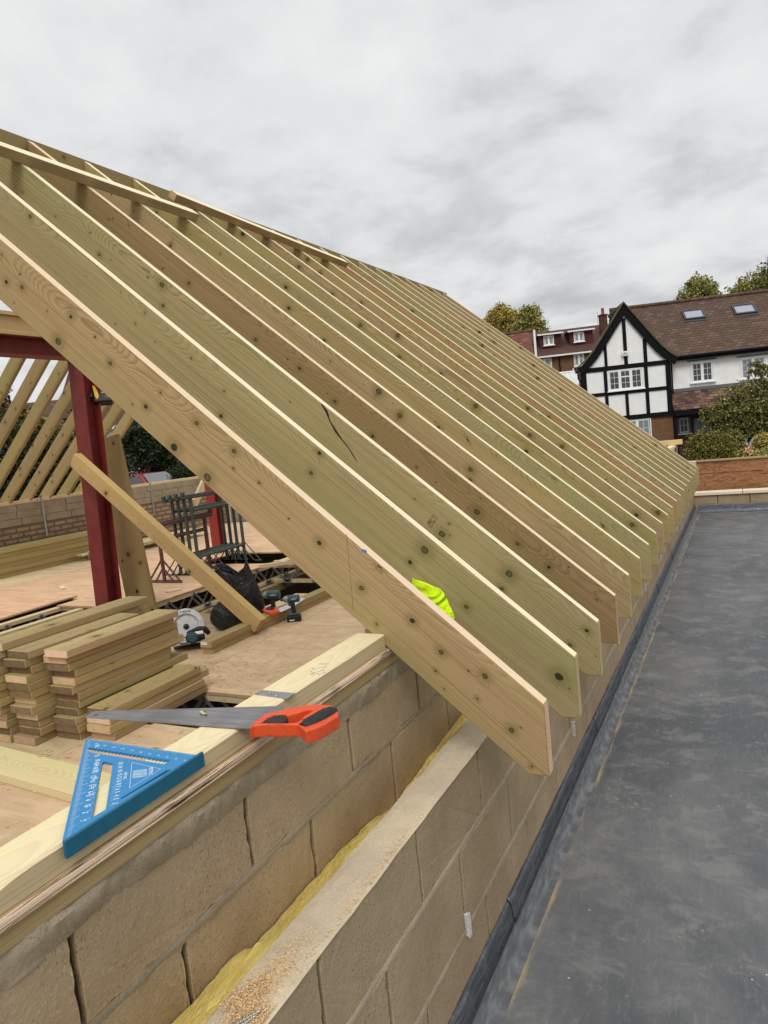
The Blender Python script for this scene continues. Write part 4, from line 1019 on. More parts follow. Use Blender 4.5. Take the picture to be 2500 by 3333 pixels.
# litter on the deck
r = random.Random(12); b = MB()
for k in range(2600):
    cl = r.choice(((-2.0, 1.9, .5, .5), (-2.6, 1.7, .35, .3), (-1.6, 2.6, .5, .7), (-1.6, .3, .5, .4), (-3.0, .25, .4, .2), (-6.6, 4.2, .9, 1.2), (-2.8, 1.75, .12, .4)))
    x_, y_ = r.gauss(cl[0], cl[2]), r.gauss(cl[1], cl[3])
    if not ((-2.74 < x_ < -.6 and (1.37 < y_ < 3.7 or y_ < .84)) or (-3.4 < x_ < -2.75 and 1.37 < y_ < 1.95) or (-7.9 < x_ < -6.1 and 3.6 < y_ < 7) or (-4.9 < x_ < -2.6 and y_ < .4)): continue
    l = r.choice((.003, .004, .006, .016)); a = r.uniform(0, 6.28); d = Vector((math.cos(a), math.sin(a), 0))*l; e = Vector((-d.y, d.x, 0)).normalized()*min(l, .0035)
    c = Vector((x_, y_, DZ+.0015+r.uniform(0, .002))); b.face([b.bm.verts.new(v) for v in (c-d-e, c+d-e, c+d+e+Vector((0, 0, .002)), c-d+e)])
tag(b.build('wood_shavings', simple('wood_shavings', (.78, .62, .40), .9, c2=(.45, .30, .16), nscale=40)), 'sawdust and shavings scattered over the plywood deck', 'sawdust', kind='stuff')
for x_, y_, a, l, w, lb in ((-1.75, 2.15, 20, .11, .045, 'small pale offcut lying on the tool sheet'), (-6.95, 3.95, -30, .22, .05, 'pale offcut on the pink sheet left of the post'), (-5.05, 3.75, 60, .16, .045, 'short offcut near the edge of the trestle sheet'), (-3.2, .12, 10, .13, .05, 'small offcut in front of the board stacks')):
    o = board('timber_offcut', (x_, y_, DZ+.001), (math.cos(R(a)), math.sin(R(a)), 0), (-math.sin(R(a)), math.cos(R(a)), 0), l, w, .02, [M_pale, M_end]); tag(o, lb, 'offcut', 'timber offcuts on the deck')
# ================================================================== TEXT
def text(name, s, size, mat, M, parent=None, align='CENTER', ext=.0002, sx=1.0):
    cu = bpy.data.curves.new(name, 'FONT'); cu.body = s; cu.size = size; cu.align_x = align; cu.align_y = 'CENTER'; cu.extrude = ext; cu.resolution_u = 2
    t = bpy.data.objects.new(name, cu); COL.objects.link(t)
    bpy.context.view_layer.update()
    me = bpy.data.meshes.new_from_object(t.evaluated_get(bpy.context.evaluated_depsgraph_get()))
    bpy.data.objects.remove(t); bpy.data.curves.remove(cu); me.name = name
    me.materials.clear(); me.materials.append(mat)
    if sx != 1: me.transform(Matrix.Diagonal((sx, 1, 1, 1)))
    o = bpy.data.objects.new(name, me); COL.objects.link(o)
    if parent is not None: o.parent = parent
    o.matrix_local = M if parent is not None else M
    return o
def join_into(bm_builder, me, M):
    tmp = bmesh.new(); tmp.from_mesh(me); tmp.transform(M); me2 = bpy.data.meshes.new('t'); tmp.to_mesh(me2); tmp.free()
    bm_builder.bm.from_mesh(me2); bpy.data.meshes.remove(me2)
def textmesh(s, size, align='CENTER', ext=.0001):
    cu = bpy.data.curves.new('t', 'FONT'); cu.body = s; cu.size = size; cu.align_x = align; cu.align_y = 'CENTER'; cu.extrude = ext; cu.resolution_u = 2
    t = bpy.data.objects.new('t', cu); COL.objects.link(t); bpy.context.view_layer.update()
    me = bpy.data.meshes.new_from_object(t.evaluated_get(bpy.context.evaluated_depsgraph_get()))
    bpy.data.objects.remove(t); bpy.data.curves.remove(cu); return me

# ================================================================== SPEED SQUARE  (legs 0.300 m)
ZS = .1815
Fo = Vector((-.452, -.8235, ZS))     # right angle corner, at the fence
sq = empty('rafter_square', mat=frame(Fo, (-1, 0, 0), (0, -1, 0)), label='blue metal rafter square with white scales hooked over the wall plate', cat='square')
# local x: away from the fence (leg .30), local y: along the fence (leg .30); local z = up
t = .005
def sqp(n=0):
    return None
# build the plate as outer triangle minus slots, via 2D triangulation
def plate(outer, holes, z0, z1, name, mat, parent):
    bm = bmesh.new(); edges = []; loops = []
    for lp in [outer]+holes:
        vs = [bm.verts.new((p[0], p[1], z1)) for p in lp]; loops.append(vs)
        for i in range(len(vs)): edges.append(bm.edges.new((vs[i], vs[(i+1) % len(vs)])))
    r = bmesh.ops.triangle_fill(bm, edges=edges, use_beauty=True)
    top = [f for f in bm.faces]
    def inside(c, poly):
        k = False; j = len(poly)-1
        for i in range(len(poly)):
            if (poly[i][1] > c.y) != (poly[j][1] > c.y) and c.x < (poly[j][0]-poly[i][0])*(c.y-poly[i][1])/(poly[j][1]-poly[i][1])+poly[i][0]: k = not k
            j = i
        return k
    kill = [f for f in top if any(inside(f.calc_center_median(), h) for h in holes) or not inside(f.calc_center_median(), outer)]
    if kill: bmesh.ops.delete(bm, geom=kill, context='FACES')
    fs = bm.faces[:]
    ex = bmesh.ops.extrude_face_region(bm, geom=fs)
    for v in [g for g in ex['geom'] if isinstance(g, bmesh.types.BMVert)]: v.co.z = z0
    bmesh.ops.recalc_face_normals(bm, faces=bm.faces[:])
    me = bpy.data.meshes.new(name); bm.to_mesh(me); bm.free(); me.materials.append(mat)
    o = bpy.data.objects.new(name, me); COL.objects.link(o); o.parent = parent
    return o
A_ = .300
outer = [(0, 0), (A_-.008, 0), (A_, .003), (A_-.002, .008), (.006, A_), (0, A_)]
# notched slot running parallel to the y=0 leg (scribing slot)
h1 = []; x0, x1 = .040, .258
n = 22
for i in range(n*2+1):
    x = x0+(x1-x0)*i/(n*2); h1.append((x, .030 + (.004 if i % 2 else 0)))
hb = []
for i in range(n*2+1):
    x = x0-.002+(x1-.022-x0)*i/(n*2); hb.append((x, .050 - (.0032 if i % 2 else 0)))
h1 = [(x1+.003, .034)] + h1[::-1] + [(x0-.004, .036), (x0-.002, .047)] + hb
def rrect(x0, x1, y0, y1, r=.005):
    o = []
    for cx, cy, a0 in ((x1-r, y1-r, 0), (x0+r, y1-r, 90), (x0+r, y0+r, 180), (x1-r, y0+r, 270)):
        for k in range(4): a = R(a0+k*30); o.append((cx+r*math.cos(a), cy+r*math.sin(a)))
    return o
# long diagonal slot running from near the fence towards the far corner
def sdir(p, q, w):
    p = Vector((*p, 0)); q = Vector((*q, 0)); d = (q-p).normalized(); nn = Vector((-d.y, d.x, 0))*w/2
    return [tuple((a)[:2]) for a in (p-nn, q-nn, q+nn, p+nn)]
TOP = frame(Vector((0, 0, 0)), (1, 0, 0), (0, 1, 0))
def on_sq(u, v):
    w = P(u, v, z=ZS+t); l = Vector((-(w.x-Fo.x), -(w.y-Fo.y), 0)); return (l.x, l.y)
c8 = lambda x, y: (180+x*.3014, 2400+y*.3014)
h2 = [on_sq(*c8(*p)) for p in ((395, 868), (440, 820), (545, 778), (612, 300), (598, 285), (525, 272), (508, 285), (468, 520))]
h2 = [on_sq(*c8(*p)) for p in ((392, 870), (545, 778), (620, 292), (612, 278), (522, 262), (508, 276))]
h3 = [on_sq(*c8(*p)) for p in ((712, 668), (1215, 375), (1262, 345), (1205, 352), (708, 655))]
plate(outer, [h1, h2, h3], 0, t, 'plate', M_bluealu, sq)
b = MB()
b.box((-.0065, -.012, -.022), (-.0002, A_+.006, .0075), bev=.0012)
b.build('fence', simple('blue_fence', (.012, .135, .235), .45, .2, .5, c2=(.011, .12, .21), nscale=40), sq)
# engraved marks: ticks along the hypotenuse and the leg, degree numbers and scales
mk = MB(); zt = t+.00006
def tick(p, q, w=.0006):
    p = Vector((p[0], p[1], zt)); q = Vector((q[0], q[1], zt)); d = (q-p).normalized(); nn = Vector((-d.y, d.x, 0))*w/2
    mk.face([mk.bm.verts.new(v) for v in (p-nn, q-nn, q+nn, p+nn)])
hA = Vector((.004, A_-.003)); hB = Vector((A_-.004, .006))
hd_ = (hB-hA); inn = Vector((-hd_.y, hd_.x)).normalized()
if inn.x+inn.y > 0: inn = -inn
for i in range(1, 90):
    a = R(i); d = Vector((math.sin(a), math.cos(a)))       # pivot at the right angle corner
    s = (A_)/(d.x+d.y); p = d*s*.995
    l = .016 if i % 10 == 0 else (.012 if i % 5 == 0 else .008)
    q = d*(s*.995-l); tick(p, q, .0007 if i % 5 == 0 else .00045)
for i in range(1, 30):
    l = .009 if i % 5 == 0 else .006
    tick((i*.01, .0008), (i*.01, l), .0004)
for i in range(0, 56):
    tick((.012+i*.005, .0008), (.012+i*.005, .004), .0003)
_a0 = on_sq(*c8(446, 296)); _a1 = on_sq(*c8(300, 902)); CA = math.atan2(_a1[1]-_a0[1], _a1[0]-_a0[0])
def num(s, pt, size, ang):
    me = textmesh(s, size, ext=0.)
    M_ = Matrix.Translation((pt[0], pt[1], zt)) @ Matrix.Rotation(ang, 4, 'Z'); join_into(mk, me, M_); bpy.data.meshes.remove(me)
# text reads with its foot towards the -x local/outer side, as in the photo (rotated)
ang0 = R(-45-90)
for d_ in (5, 15, 25, 35, 45, 55, 65, 75, 85):
    a = R(d_); d = Vector((math.sin(a), math.cos(a))); s = A_/(d.x+d.y) - .0285
    num(str(d_), (d*s), .0125, R(135))
seq = ['1', '2', '3', '4', '5', '6', '7', '8', '10', '12', '15', '18', '24', '30']
for k, s_ in enumerate(seq):
    u0, v0 = c8(300, 902); pts = [(300, 902), (322, 812), (338, 742), (350, 678), (362, 630), (378, 592), (386, 552), (392, 518), (402, 470), (410, 422), (424, 372), (432, 330), (446, 296), (455, 248)]
    num(s_, on_sq(*c8(*pts[k])), .0125, CA)
pts2 = [(645, 712), (655, 662), (660, 628), (668, 590), (672, 560), (676, 530), (682, 505), (686, 470), (690, 435), (696, 400), (698, 358), (702, 318), (704, 280)]
for k, s_ in enumerate(['2', '3', '4', '5', '6', '7', '8', '10', '12', '15', '18', '24', '30']): num(s_, on_sq(*c8(*pts2[k])), .0118, CA)
for k, p_ in enumerate(pts2[:8]):
    a = on_sq(*c8(p_[0]-18, p_[1]+5)); c_ = on_sq(*c8(p_[0]-62, p_[1]+28)); tick(a, c_, .0005)
for k, p_ in enumerate(((300, 902), (322, 812), (338, 742), (350, 678), (362, 630), (378, 592))):
    a = on_sq(*c8(p_[0]+22, p_[1]-8)); c_ = on_sq(*c8(p_[0]+80, p_[1]-38)); tick(a, c_, .0005)
num('HIP-VAL', on_sq(*c8(754, 415)), .0088, CA); num('METRIC', on_sq(*c8(1030, 362)), .0105, CA)
tri = [on_sq(*c8(*p)) for p in ((828, 270), (1138, 342), (802, 548))]
for a, c_ in zip(tri, tri[1:]+tri[:1]): tick(a, c_, .0006)
for k in range(7):
    num(['4000 0000 000', '3740 2990 190', '4240 3990 200', '5270 4500 260', '6100 3750 300', '3930 2370 110', '2000 1800 90'][k], on_sq(*c8(846+22*k, 398-3*k)), .0056, CA)
for k in range(11):
    f = k/10; a = (1245+70*f*0, 0)
    p0 = c8(440+ (1400-440)*f, 70+(250-70)*f); num(str(int(290-28*k)), on_sq(*p0), .0062, R(188))
o = mk.build('scale_markings', M_whitemark, sq)

# ================================================================== HAND SAW
# survey points on the real plate-top plane
zb = .1835
heel_b = P(808, 2372, z=zb+.003); heel_t = P(905, 2302, z=zb+.006); tip_b = P(273, 2336, z=zb); tip_t = P(312, 2316, z=zb)
ax = (P(800, 2368, z=zb)-tip_b); axn = ax.normalized()
sw = empty('hand_saw', mat=frame(tip_b, ax, Vector((0, 0, 1)).cross(ax)), label='hand saw with orange and black handle lying across the wall plate', cat='saw')
Mi = sw.matrix_world.inverted()
def swp(u, v, h=.0): 
    q = Mi @ P(u, v, z=zb+h); return (q.x, q.y)
# blade outline with teeth along the far (upper) edge
bl = [swp(273, 2336), swp(300, 2318), swp(308, 2316)]
ta, tb_ = Vector(swp(312, 2316)), Vector(swp(925, 2299)); n = 150
tn = (tb_-ta).normalized(); tp = Vector((-tn.y, tn.x)); tp = tp if tp.y > 0 else -tp
for i in range(n):
    p = ta+(tb_-ta)*(i/n); bl.append((p.x, p.y)); q = ta+(tb_-ta)*((i+.45)/n)+tp*.0028; bl.append((q.x, q.y))
bl += [tuple(tb_), swp(905, 2345), swp(838, 2370), swp(805, 2373)]
hole = [tuple(Vector(swp(315, 2327))+Vector((.0055*math.cos(R(a)), .0055*math.sin(R(a))))) for a in range(0, 360, 45)]
plate(bl, [hole], -.0006, .0006, 'blade', M_blade, sw)
# handle: closed loop outline, extruded thick, with grip parts
c9 = lambda x, y: (780+x*.21097, 2260+y*.21097)
HT = .0165      # half thickness
def swh(x, y, h=HT): return swp(*c9(x, y), h)
out = [(132, 540), (150, 480), (210, 420), (300, 350), (390, 285), (560, 245), (760, 190), (1030, 148), (1250, 142), (1420, 150), (1490, 185), (1530, 250), (1535, 330), (1490, 385), (1420, 400), (1330, 470), (1230, 530), (1120, 580), (1060, 605), (1030, 640), (1010, 690), (950, 720), (870, 725), (700, 700), (500, 665), (230, 625), (160, 600)]
# upper-face outline in the handle plane (the sides of the handle show below it)
upo = [(145, 500), (180, 460), (250, 395), (390, 290), (560, 250), (760, 200), (1030, 150), (1250, 146), (1420, 155), (1490, 190), (1525, 255), (1525, 320), (1470, 350), (1330, 440), (1200, 500), (1080, 540), (1020, 560), (960, 500), (900, 458), (700, 450), (400, 452), (220, 470)]
inner = [(330, 432), (430, 345), (540, 300), (690, 285), (735, 320), (1060, 225), (1235, 222), (1240, 245), (1100, 300), (940, 380), (880, 420), (640, 440)]
H = [swh(*p) for p in upo]; I = [swh(*p) for p in inner]
hob = plate([tuple(p) for p in H], [[tuple(p) for p in I]], -.012, .0155, 'handle', M_orange, sw)
md = hob.modifiers.new('b', 'BEVEL'); md.width = .005; md.segments = 3; md.limit_method = 'ANGLE'; md.angle_limit = R(50)
# cheek: thick lower bar
ck = [swh(*p, .0) for p in ((135, 545), (160, 515), (300, 505), (700, 515), (900, 530), (985, 570), (1010, 640), (975, 700), (900, 722), (700, 700), (400, 650), (200, 615), (145, 585))]
def blob(path, rad, name, mat, zsc=1.0, parent=sw, seg=14):
    b = MB(); b.tube(path, rad, seg); o = b.build(name, mat, parent, smooth=True); return o
g0 = Vector((*swh(985, 520, .01), .004)); g1 = Vector((*swh(1230, 400, .01), .006)); g2 = Vector((*swh(1420, 290, .01), .005)); g3 = Vector((*swh(1490, 270, .01), .004))
blob([g0, g0.lerp(g1, .5)+Vector((0, 0, .002)), g1, g1.lerp(g2, .6)+Vector((0, 0, .001)), g2, g3], [.0165, .0190, .0205, .0205, .0190, .0150], 'rubber_grip', M_rubber)
s0 = Vector((*swh(970, 400, .02), .0225)); s1 = Vector((*swh(1225, 275, .02), .0265))
b = MB(); d = (s1-s0).normalized(); nn = Vector((-d.y, d.x, 0))*.0055
for a_, c_ in ((0, .35), (.2, .9), (.8, .9), (1, .3)): pass
vs = [b.bm.verts.new(v) for v in (s0-nn*.2, s0.lerp(s1, .25)-nn, s0.lerp(s1, .9)-nn*.8, s1, s0.lerp(s1, .9)+nn*.8, s0.lerp(s1, .25)+nn, s0+nn*.2)]
f = b.face(vs); ex = bmesh.ops.extrude_face_region(b.bm, geom=[f])
for v in [q for q in ex['geom'] if isinstance(q, bmesh.types.BMVert)]: v.co.z -= .006
b.build('grip_inlay', M_orange, sw)
pc = [swh(*p) for p in ((310, 436), (350, 390), (440, 330), (560, 298), (680, 284), (722, 320), (722, 370), (650, 430), (580, 442))]
o = plate([tuple(p) for p in pc], [], -.010, .0135, 'palm_pad', M_rubber, sw); md = o.modifiers.new('b', 'BEVEL'); md.width = .004; md.segments = 2
# wood chip on the blade
q = P(662, 2322, z=zb+.002); b = MB()
vs = [b.bm.verts.new(q+Vector(v)) for v in ((-.013, .003, 0), (-.004, .006, .003), (.010, .002, .001), (.013, -.005, .0025), (.002, -.006, 0), (-.008, -.002, .004))]
f = b.face(vs); ex = bmesh.ops.extrude_face_region(b.bm, geom=[f])
for v in [g_ for g_ in ex['geom'] if isinstance(g_, bmesh.types.BMVert)]: v.co.z += .0015
tag(b.build('wood_chip', M_pale), 'curled wood chip lying on the saw blade', 'wood chip')

# restraint strap with two screws
st_ = empty('steel_strap', label='galvanised strap screwed flat over the near wall plate beside the saw', cat='strap')
pts = [P(829, 2258, z=.183), P(854, 2246, z=.183), P(962, 2256, z=.183), P(936, 2273, z=.183)]
b = MB(); lo = [b.bm.verts.new((p.x, p.y, .1806)) for p in pts]; hi = [b.bm.verts.new((p.x, p.y, .1830)) for p in pts]
b.face(lo[::-1]); b.face(hi)
for i in range(4): b.face([lo[i], lo[(i+1) % 4], hi[(i+1) % 4], hi[i]])
b.build('plate', M_galv, st_)
for u, v in ((878, 2255), (899, 2264)):
    p = P(u, v, z=.184); b = MB(); b.lathe([(.0015, .0), (.0052, .0002), (.0052, .0012), (.0035, .0028), (.0012, .0022)], 12, M=Matrix.Translation((p.x, p.y, .1829))); b.build('screw_head', M_galv, st_, smooth=True)
# pencil figures on the wall plate
c10 = lambda x, y: (950+x*.12055, 2080+y*.12055)
b = MB()
for stroke in ([(500, 862), (540, 895), (610, 912), (690, 885), (760, 858), (830, 865), (872, 845), (850, 822), (812, 828)], [(540, 775), (560, 800), (620, 825), (690, 800), (760, 765), (805, 758)], [(805, 758), (860, 778), (920, 765), (938, 748), (905, 732)],
               [(735, 672), (790, 655), (850, 652), (940, 662), (1018, 680)], [(745, 690), (830, 690), (920, 692)], [(512, 958), (545, 930), (600, 930), (600, 955), (560, 980), (520, 970), (512, 958)], [(640, 920), (700, 930), (745, 965), (740, 978)], [(745, 925), (850, 915), (915, 900)]):
    for (a, c_) in zip(stroke, stroke[1:]):
        p = P(*c10(*a), z=.1806); q = P(*c10(*c_), z=.1806); d = (q-p); 
        if d.length < 1e-6: continue
        nn = Vector((-d.y, d.x, 0)).normalized()*.0006
        b.face([b.bm.verts.new(v+Vector((0, 0, .0002))) for v in (p-nn, q-nn, q+nn, p+nn)])
o = b.build('pencil_figures', M_pencil, UPL); o.matrix_parent_inverse = UPL.matrix_world.inverted()
# pencil line and blue fleck on the front rafter, stamp on the third
b = MB(); A = P(1128, 1738, y=-.0004); B = P(1150, 1985, y=-.0004)
b.face([b.bm.verts.new(v) for v in (A+Vector((-.0007, 0, 0)), B+Vector((-.0007, 0, 0)), B+Vector((.0007, 0, 0)), A+Vector((.0007, 0, 0)))])
o = b.build('pencil_line', M_pencil, R1); o.matrix_parent_inverse = R1.matrix_world.inverted()
p = P(1186, 1793, y=-.0005); b = MB()
b.face([b.bm.verts.new(p+Vector(v)) for v in ((-.011, -.0003, .003), (-.004, -.001, .006), (.001, -.001, .003), (.006, -.0003, .004), (.009, -.0003, -.004), (.0, -.001, -.003), (-.006, -.0003, -.004))])
o = b.build('blue_crayon_mark', M_bluebit, R1); o.matrix_parent_inverse = R1.matrix_world.inverted()
c11 = lambda x, y: (1350+x*.0904, 1640+y*.0904)
def stamp(s, a, c_, size):
    A = P(*c11(*a), y=.7994); C = P(*c11(*c_), y=.7994); d = (C-A); M_ = frame(A+d/2, d, Vector((0, -1, 0)).cross(d)*-1)
    me = textmesh(s, size, ext=0.); me.transform(Matrix.Diagonal((d.length/max(1e-6, max(v.co.x for v in me.vertices)-min(v.co.x for v in me.vertices)), 1, 1, 1)))
    me.materials.clear(); me.materials.append(M_ink); me.name = 'grade_stamp'
    o = bpy.data.objects.new('grade_stamp', me); COL.objects.link(o); o.matrix_world = M_; o.parent = R3; o.matrix_parent_inverse = R3.matrix_world.inverted()
stamp('NORTH', (460, 690), (580, 540), .016); stamp('C24', (615, 510), (690, 410), .015); stamp('TIMBER', (470, 770), (600, 600), .012)
stamp('DRY GRADED', (510, 840), (700, 590), .0075); stamp('WPPA 2085', (560, 870), (760, 600), .009); stamp('CE', (735, 540), (800, 490), .016)
# resin split in the third rafter
c12 = lambda x, y: (1000+x*.844, 1150+y*.844)
b = MB(); pth = [(55, 195), (75, 225), (88, 262), (110, 300), (135, 335), (160, 365), (178, 395), (195, 420)]; wd = [.004, .009, .0035, .0075, .004, .003, .004, .001]
prev = None
for (x_, y_), w in zip(pth, wd):
    p = P(*c12(x_, y_), y=.7993); l = b.bm.verts.new(p-Vector((w*.6, 0, w*.4))); r_ = b.bm.verts.new(p+Vector((w*.6, 0, w*.4)))
    if prev: b.face([prev[0], prev[1], r_, l])
    prev = (l, r_)
M_split = simple('resin_split', (.035, .02, .012), .8)
o = b.build('resin_split', M_split, R3); o.matrix_parent_inverse = R3.matrix_world.inverted()

# hi-vis cloth hanging between the first two rafters
b = MB(); rings = []
for i in range(15):
    s = i/14; ring = []
    for k in range(20):
        a = 2*math.pi*k/20
        cx_, cz_ = -.455+.06*s*0, 0
        r1 = .052*(.35+1.0*math.sin(math.pi*min(1, s*.62+.16)))+.006*math.sin(a*3+s*5)+.004*noise.noise(Vector((math.cos(a)*2, math.sin(a)*2, s*5)))
        x_ = -.412+.030*s+r1*math.cos(a); y_ = .215+.052*math.sin(a)*(.6+.4*s); z_ = .283-.20*s + .020*math.cos(a+2.6)*(1-s)
        ring.append(b.bm.verts.new((x_, y_, z_)))
    rings.append(ring)
for p_, q_ in zip(rings, rings[1:]):
    for k in range(20): b.face([p_[k], p_[(k+1) % 20], q_[(k+1) % 20], q_[k]])
ce = b.bm.verts.new((-.418, .222, .262))
for k in range(20): b.face([rings[0][k], rings[0][(k+1) % 20], ce])
b.face(rings[-1])
M_hivis = newmat('hi_vis_cloth', .8, 0, (.62, .90, .01), .2)
g = G(M_hivis); g.bump(g.noise(g.co(), 13, 2, .5, 1.8), 1., .03)
tag(b.build('hi_vis_cloth', M_hivis, smooth=True), 'fluorescent yellow cloth stuffed between the first two rafters', 'cloth')

# ------------------------------------------------------------------ screws and sawdust on the outer leaf
for k, ((u0, v0), (u1, v1), lb) in enumerate((((855, 3285), (765, 3337), 'upper of two steel screws lying in sawdust'), ((838, 3302), (775, 3345), 'lower of two steel screws lying in sawdust'))):
    A = P(u0, v0, z=ZO+.009); B = P(u1, v1, z=ZO+.009); d = (A-B).normalized(); L = .085
    b = MB(); pts_ = []; rs = []
    for i in range(60):
        s = i/59; pts_.append(A-d*(s*L)); base = .0032*min(1, s*7+.12)
        rs.append(base*(1.28 if i % 4 < 2 else .85) if s < .7 else base*.8)
    b.tube(pts_, rs, 10); e_ = A-d*L; b.tube([e_, e_-d*.004], [.0035, .0065], 12)
    tag(b.build('wood_screw', newmat('zinc_screw', .3, .95, (.55, .53, .48)), smooth=True), lb, 'screw', 'screws in the sawdust')
b = MB(); r = random.Random(2)
for k in range(5200):
    s = r.random(); cl = r.choice(((783, 3262, .030, .024), (835, 3225, .022, .040), (850, 3320, .03, .03), (800, 3300, .03, .035), (905, 3160, .035, .10), (1240, 2840, .02, .25)))
    p0 = P(cl[0], cl[1], z=ZO+.003); x_ = p0.x+r.gauss(0, cl[2]*.55); y_ = p0.y+r.gauss(0, cl[3]*.55)
    if not (-.340 < x_ < -.246): continue
    h = ZO+.004+abs(r.gauss(0, .0028))*(1 if cl[1] > 3200 else .1); sz = r.uniform(.0008, .0021)
    a = r.uniform(0, 6.28); d = Vector((math.cos(a), math.sin(a), r.uniform(-.5, .5)))*sz; e_ = Vector((-d.y, d.x, r.uniform(-1, 1)*sz))*.45
    c_ = Vector((x_, y_, h)); b.face([b.bm.verts.new(v) for v in (c_-d-e_, c_+d-e_, c_+d+e_, c_-d+e_)])
tag(b.build('sawdust', simple('sawdust', (.74, .52, .28), .95, c2=(.60, .40, .20), nscale=400)), 'orange sawdust spilt on top of the outer leaf around the screws', 'sawdust', kind='stuff')

# ================================================================== TOOLS ON THE DECK
# circular saw
SC = P(606, 2040, y=2.13)
def facing(o, tilt=0):   # local z towards the camera (horizontal), local y up
    zdir = Vector((CAM.x-o.x, CAM.y-o.y, .35*(CAM-o).length)).normalized(); xd = Vector((0, 0, 1)).cross(zdir).normalized()
    return frame(o, xd, zdir.cross(xd))
cs = empty('circular_saw', mat=facing(SC), label='circular saw with round white blade guard standing on the deck by the stacks', cat='circular saw')
M_guard = simple('cast_alloy_guard', (.58, .58, .58), .45, .3, .5, c2=(.48, .48, .48), nscale=30)
b = MB(); R0 = .135
b.lathe([(.088, .0), (.135, -.002), (.135, .022), (.128, .030), (.098, .032), (.090, .026), (.088, .012)], 40); b.build('blade_guard', M_guard, cs, smooth=True)
b = MB(); b.lathe([(.002, .004), (.094, .004), (.094, .007), (.002, .008)], 40); b.build('saw_blade', simple('round_blade', (.36, .36, .38), .35, .8), cs, smooth=True)
b = MB(); b.lathe([(.002, .008), (.022, .008), (.020, .026), (.006, .034), (.002, .034)], 16); b.build('arbor_bolt', M_black, cs, smooth=True)
b = MB(); b.tube([(-.118, .03, .03), (-.09, .028, .034), (-.07, .02, .034)], .006, 8); b.tube([(-.07, .022, .03), (-.07, -.07, .03)], .005, 8); b.build('guard_lever', M_teal, cs, smooth=True)
b = MB(); b.tube([(.010, -.055, .03), (.05, -.052, .075), (.085, -.045, .10), (.13, -.05, .10), (.155, -.085, .08)], [.016, .020, .023, .022, .018], 12)
b.tube([(.03, -.075, .05), (.06, -.10, .09), (.12, -.10, .085)], [.028, .04, .034], 12); b.build('top_handle', M_black, cs, smooth=True)
b = MB(); b.tube([(.03, -.085, .0), (.035, -.10, .10), (.035, -.108, .15)], [.040, .044, .04], 18); b.tube([(.035, -.108, .15), (.036, -.112, .185)], [.034, .026], 18); b.build('motor_housing', M_teal, cs, smooth=True)
b = MB(); b.tube([(.033, -.095, .06), (.034, -.098, .09)], .049, 18); b.build('motor_collar', M_black, cs, smooth=True)
b = MB(); b.box((.055, -.085, .102), (.115, -.060, .12), bev=.003); b.build('label_plate', M_white, cs)
b = MB(); b.box((-.11, -.142, -.05), (.155, -.136, .13)); b.build('base_plate', M_galv, cs)
b = MB(); pth = [(.00, -.10, .15), (-.035, -.09, .15), (-.06, -.10, .14), (-.062, -.125, .14), (-.03, -.135, .15), (.005, -.137, .16)]
b.tube(pth, .0042, 8); b.build('power_cable', M_black, cs, smooth=True)
text('brand_lettering', 'makita', .030, M_ink, Matrix.Translation((.005, .112, .0335)), cs, ext=.0006, sx=1.05)

def driver(name, base, ang, label, sc=1.0, lay=0):
    root = empty(name, mat=Matrix.Translation(base) @ Matrix.Rotation(ang, 4, 'Z') @ Matrix.Scale(sc, 4), label=label, cat='impact driver', group='impact drivers')
    # local: y forward (nose -y), z up
    b = MB(); b.box((-.037, -.050, .0), (.037, .062, .052), bev=.007); b.build('battery', M_black, root)
    b = MB(); b.box((.0372, -.03, .012), (.0384, .01, .022)); b.box((-.0384, -.03, .012), (-.0372, .01, .022)); b.build('battery_marking', M_white, root)
    b = MB(); b.box((-.034, -.048, .0525), (.034, .058, .070), bev=.008); b.build('foot', M_teal, root)
    b = MB(); b.tube([(0, .012, .065), (0, .006, .11), (0, .004, .16)], [.021, .0175, .021], 14); b.build('grip', M_rubber, root, smooth=True)
    b = MB(); b.tube([(0, -.018, .128), (0, -.026, .142), (0, -.020, .156)], [.006, .007, .006], 8); b.build('trigger', M_black, root, smooth=True)
    b = MB(); b.tube([(0, .068, .186), (0, .062, .186), (0, -.02, .186), (0, -.028, .186)], [.020, .031, .0315, .029], 18); b.build('motor_body', M_teal, root, smooth=True)
    b = MB(); b.tube([(0, -.0285, .186), (0, -.055, .186), (0, -.066, .186)], [.029, .025, .016], 18); b.build('hammer_case', simple('grey_alloy', (.30, .31, .32), .4, .5), root, smooth=True)
    b = MB(); b.tube([(0, -.067, .186), (0, -.088, .186)], [.0125, .011], 12); b.build('chuck', M_black, root, smooth=True)
    text('brand_lettering', 'makita', .017, M_white, Matrix.Translation((.0318, .022, .189)) @ Matrix.Rotation(R(90), 4, 'Z') @ Matrix.Rotation(R(90), 4, 'X'), root, ext=.0003)
    return root
b1 = P(950, 2025, z=DZ)
driver('impact_driver', Vector((b1.x, b1.y+.03, DZ)), R(-62), 'teal impact driver standing upright on the deck by the paired timbers', 1.0)
b2 = P(884, 1990, z=DZ+.10)
driver('impact_driver', Vector((b2.x-.06, b2.y+.10, DZ+.005)), R(-72), 'teal impact driver with silver nose half hidden behind the paired timbers', 1.12)
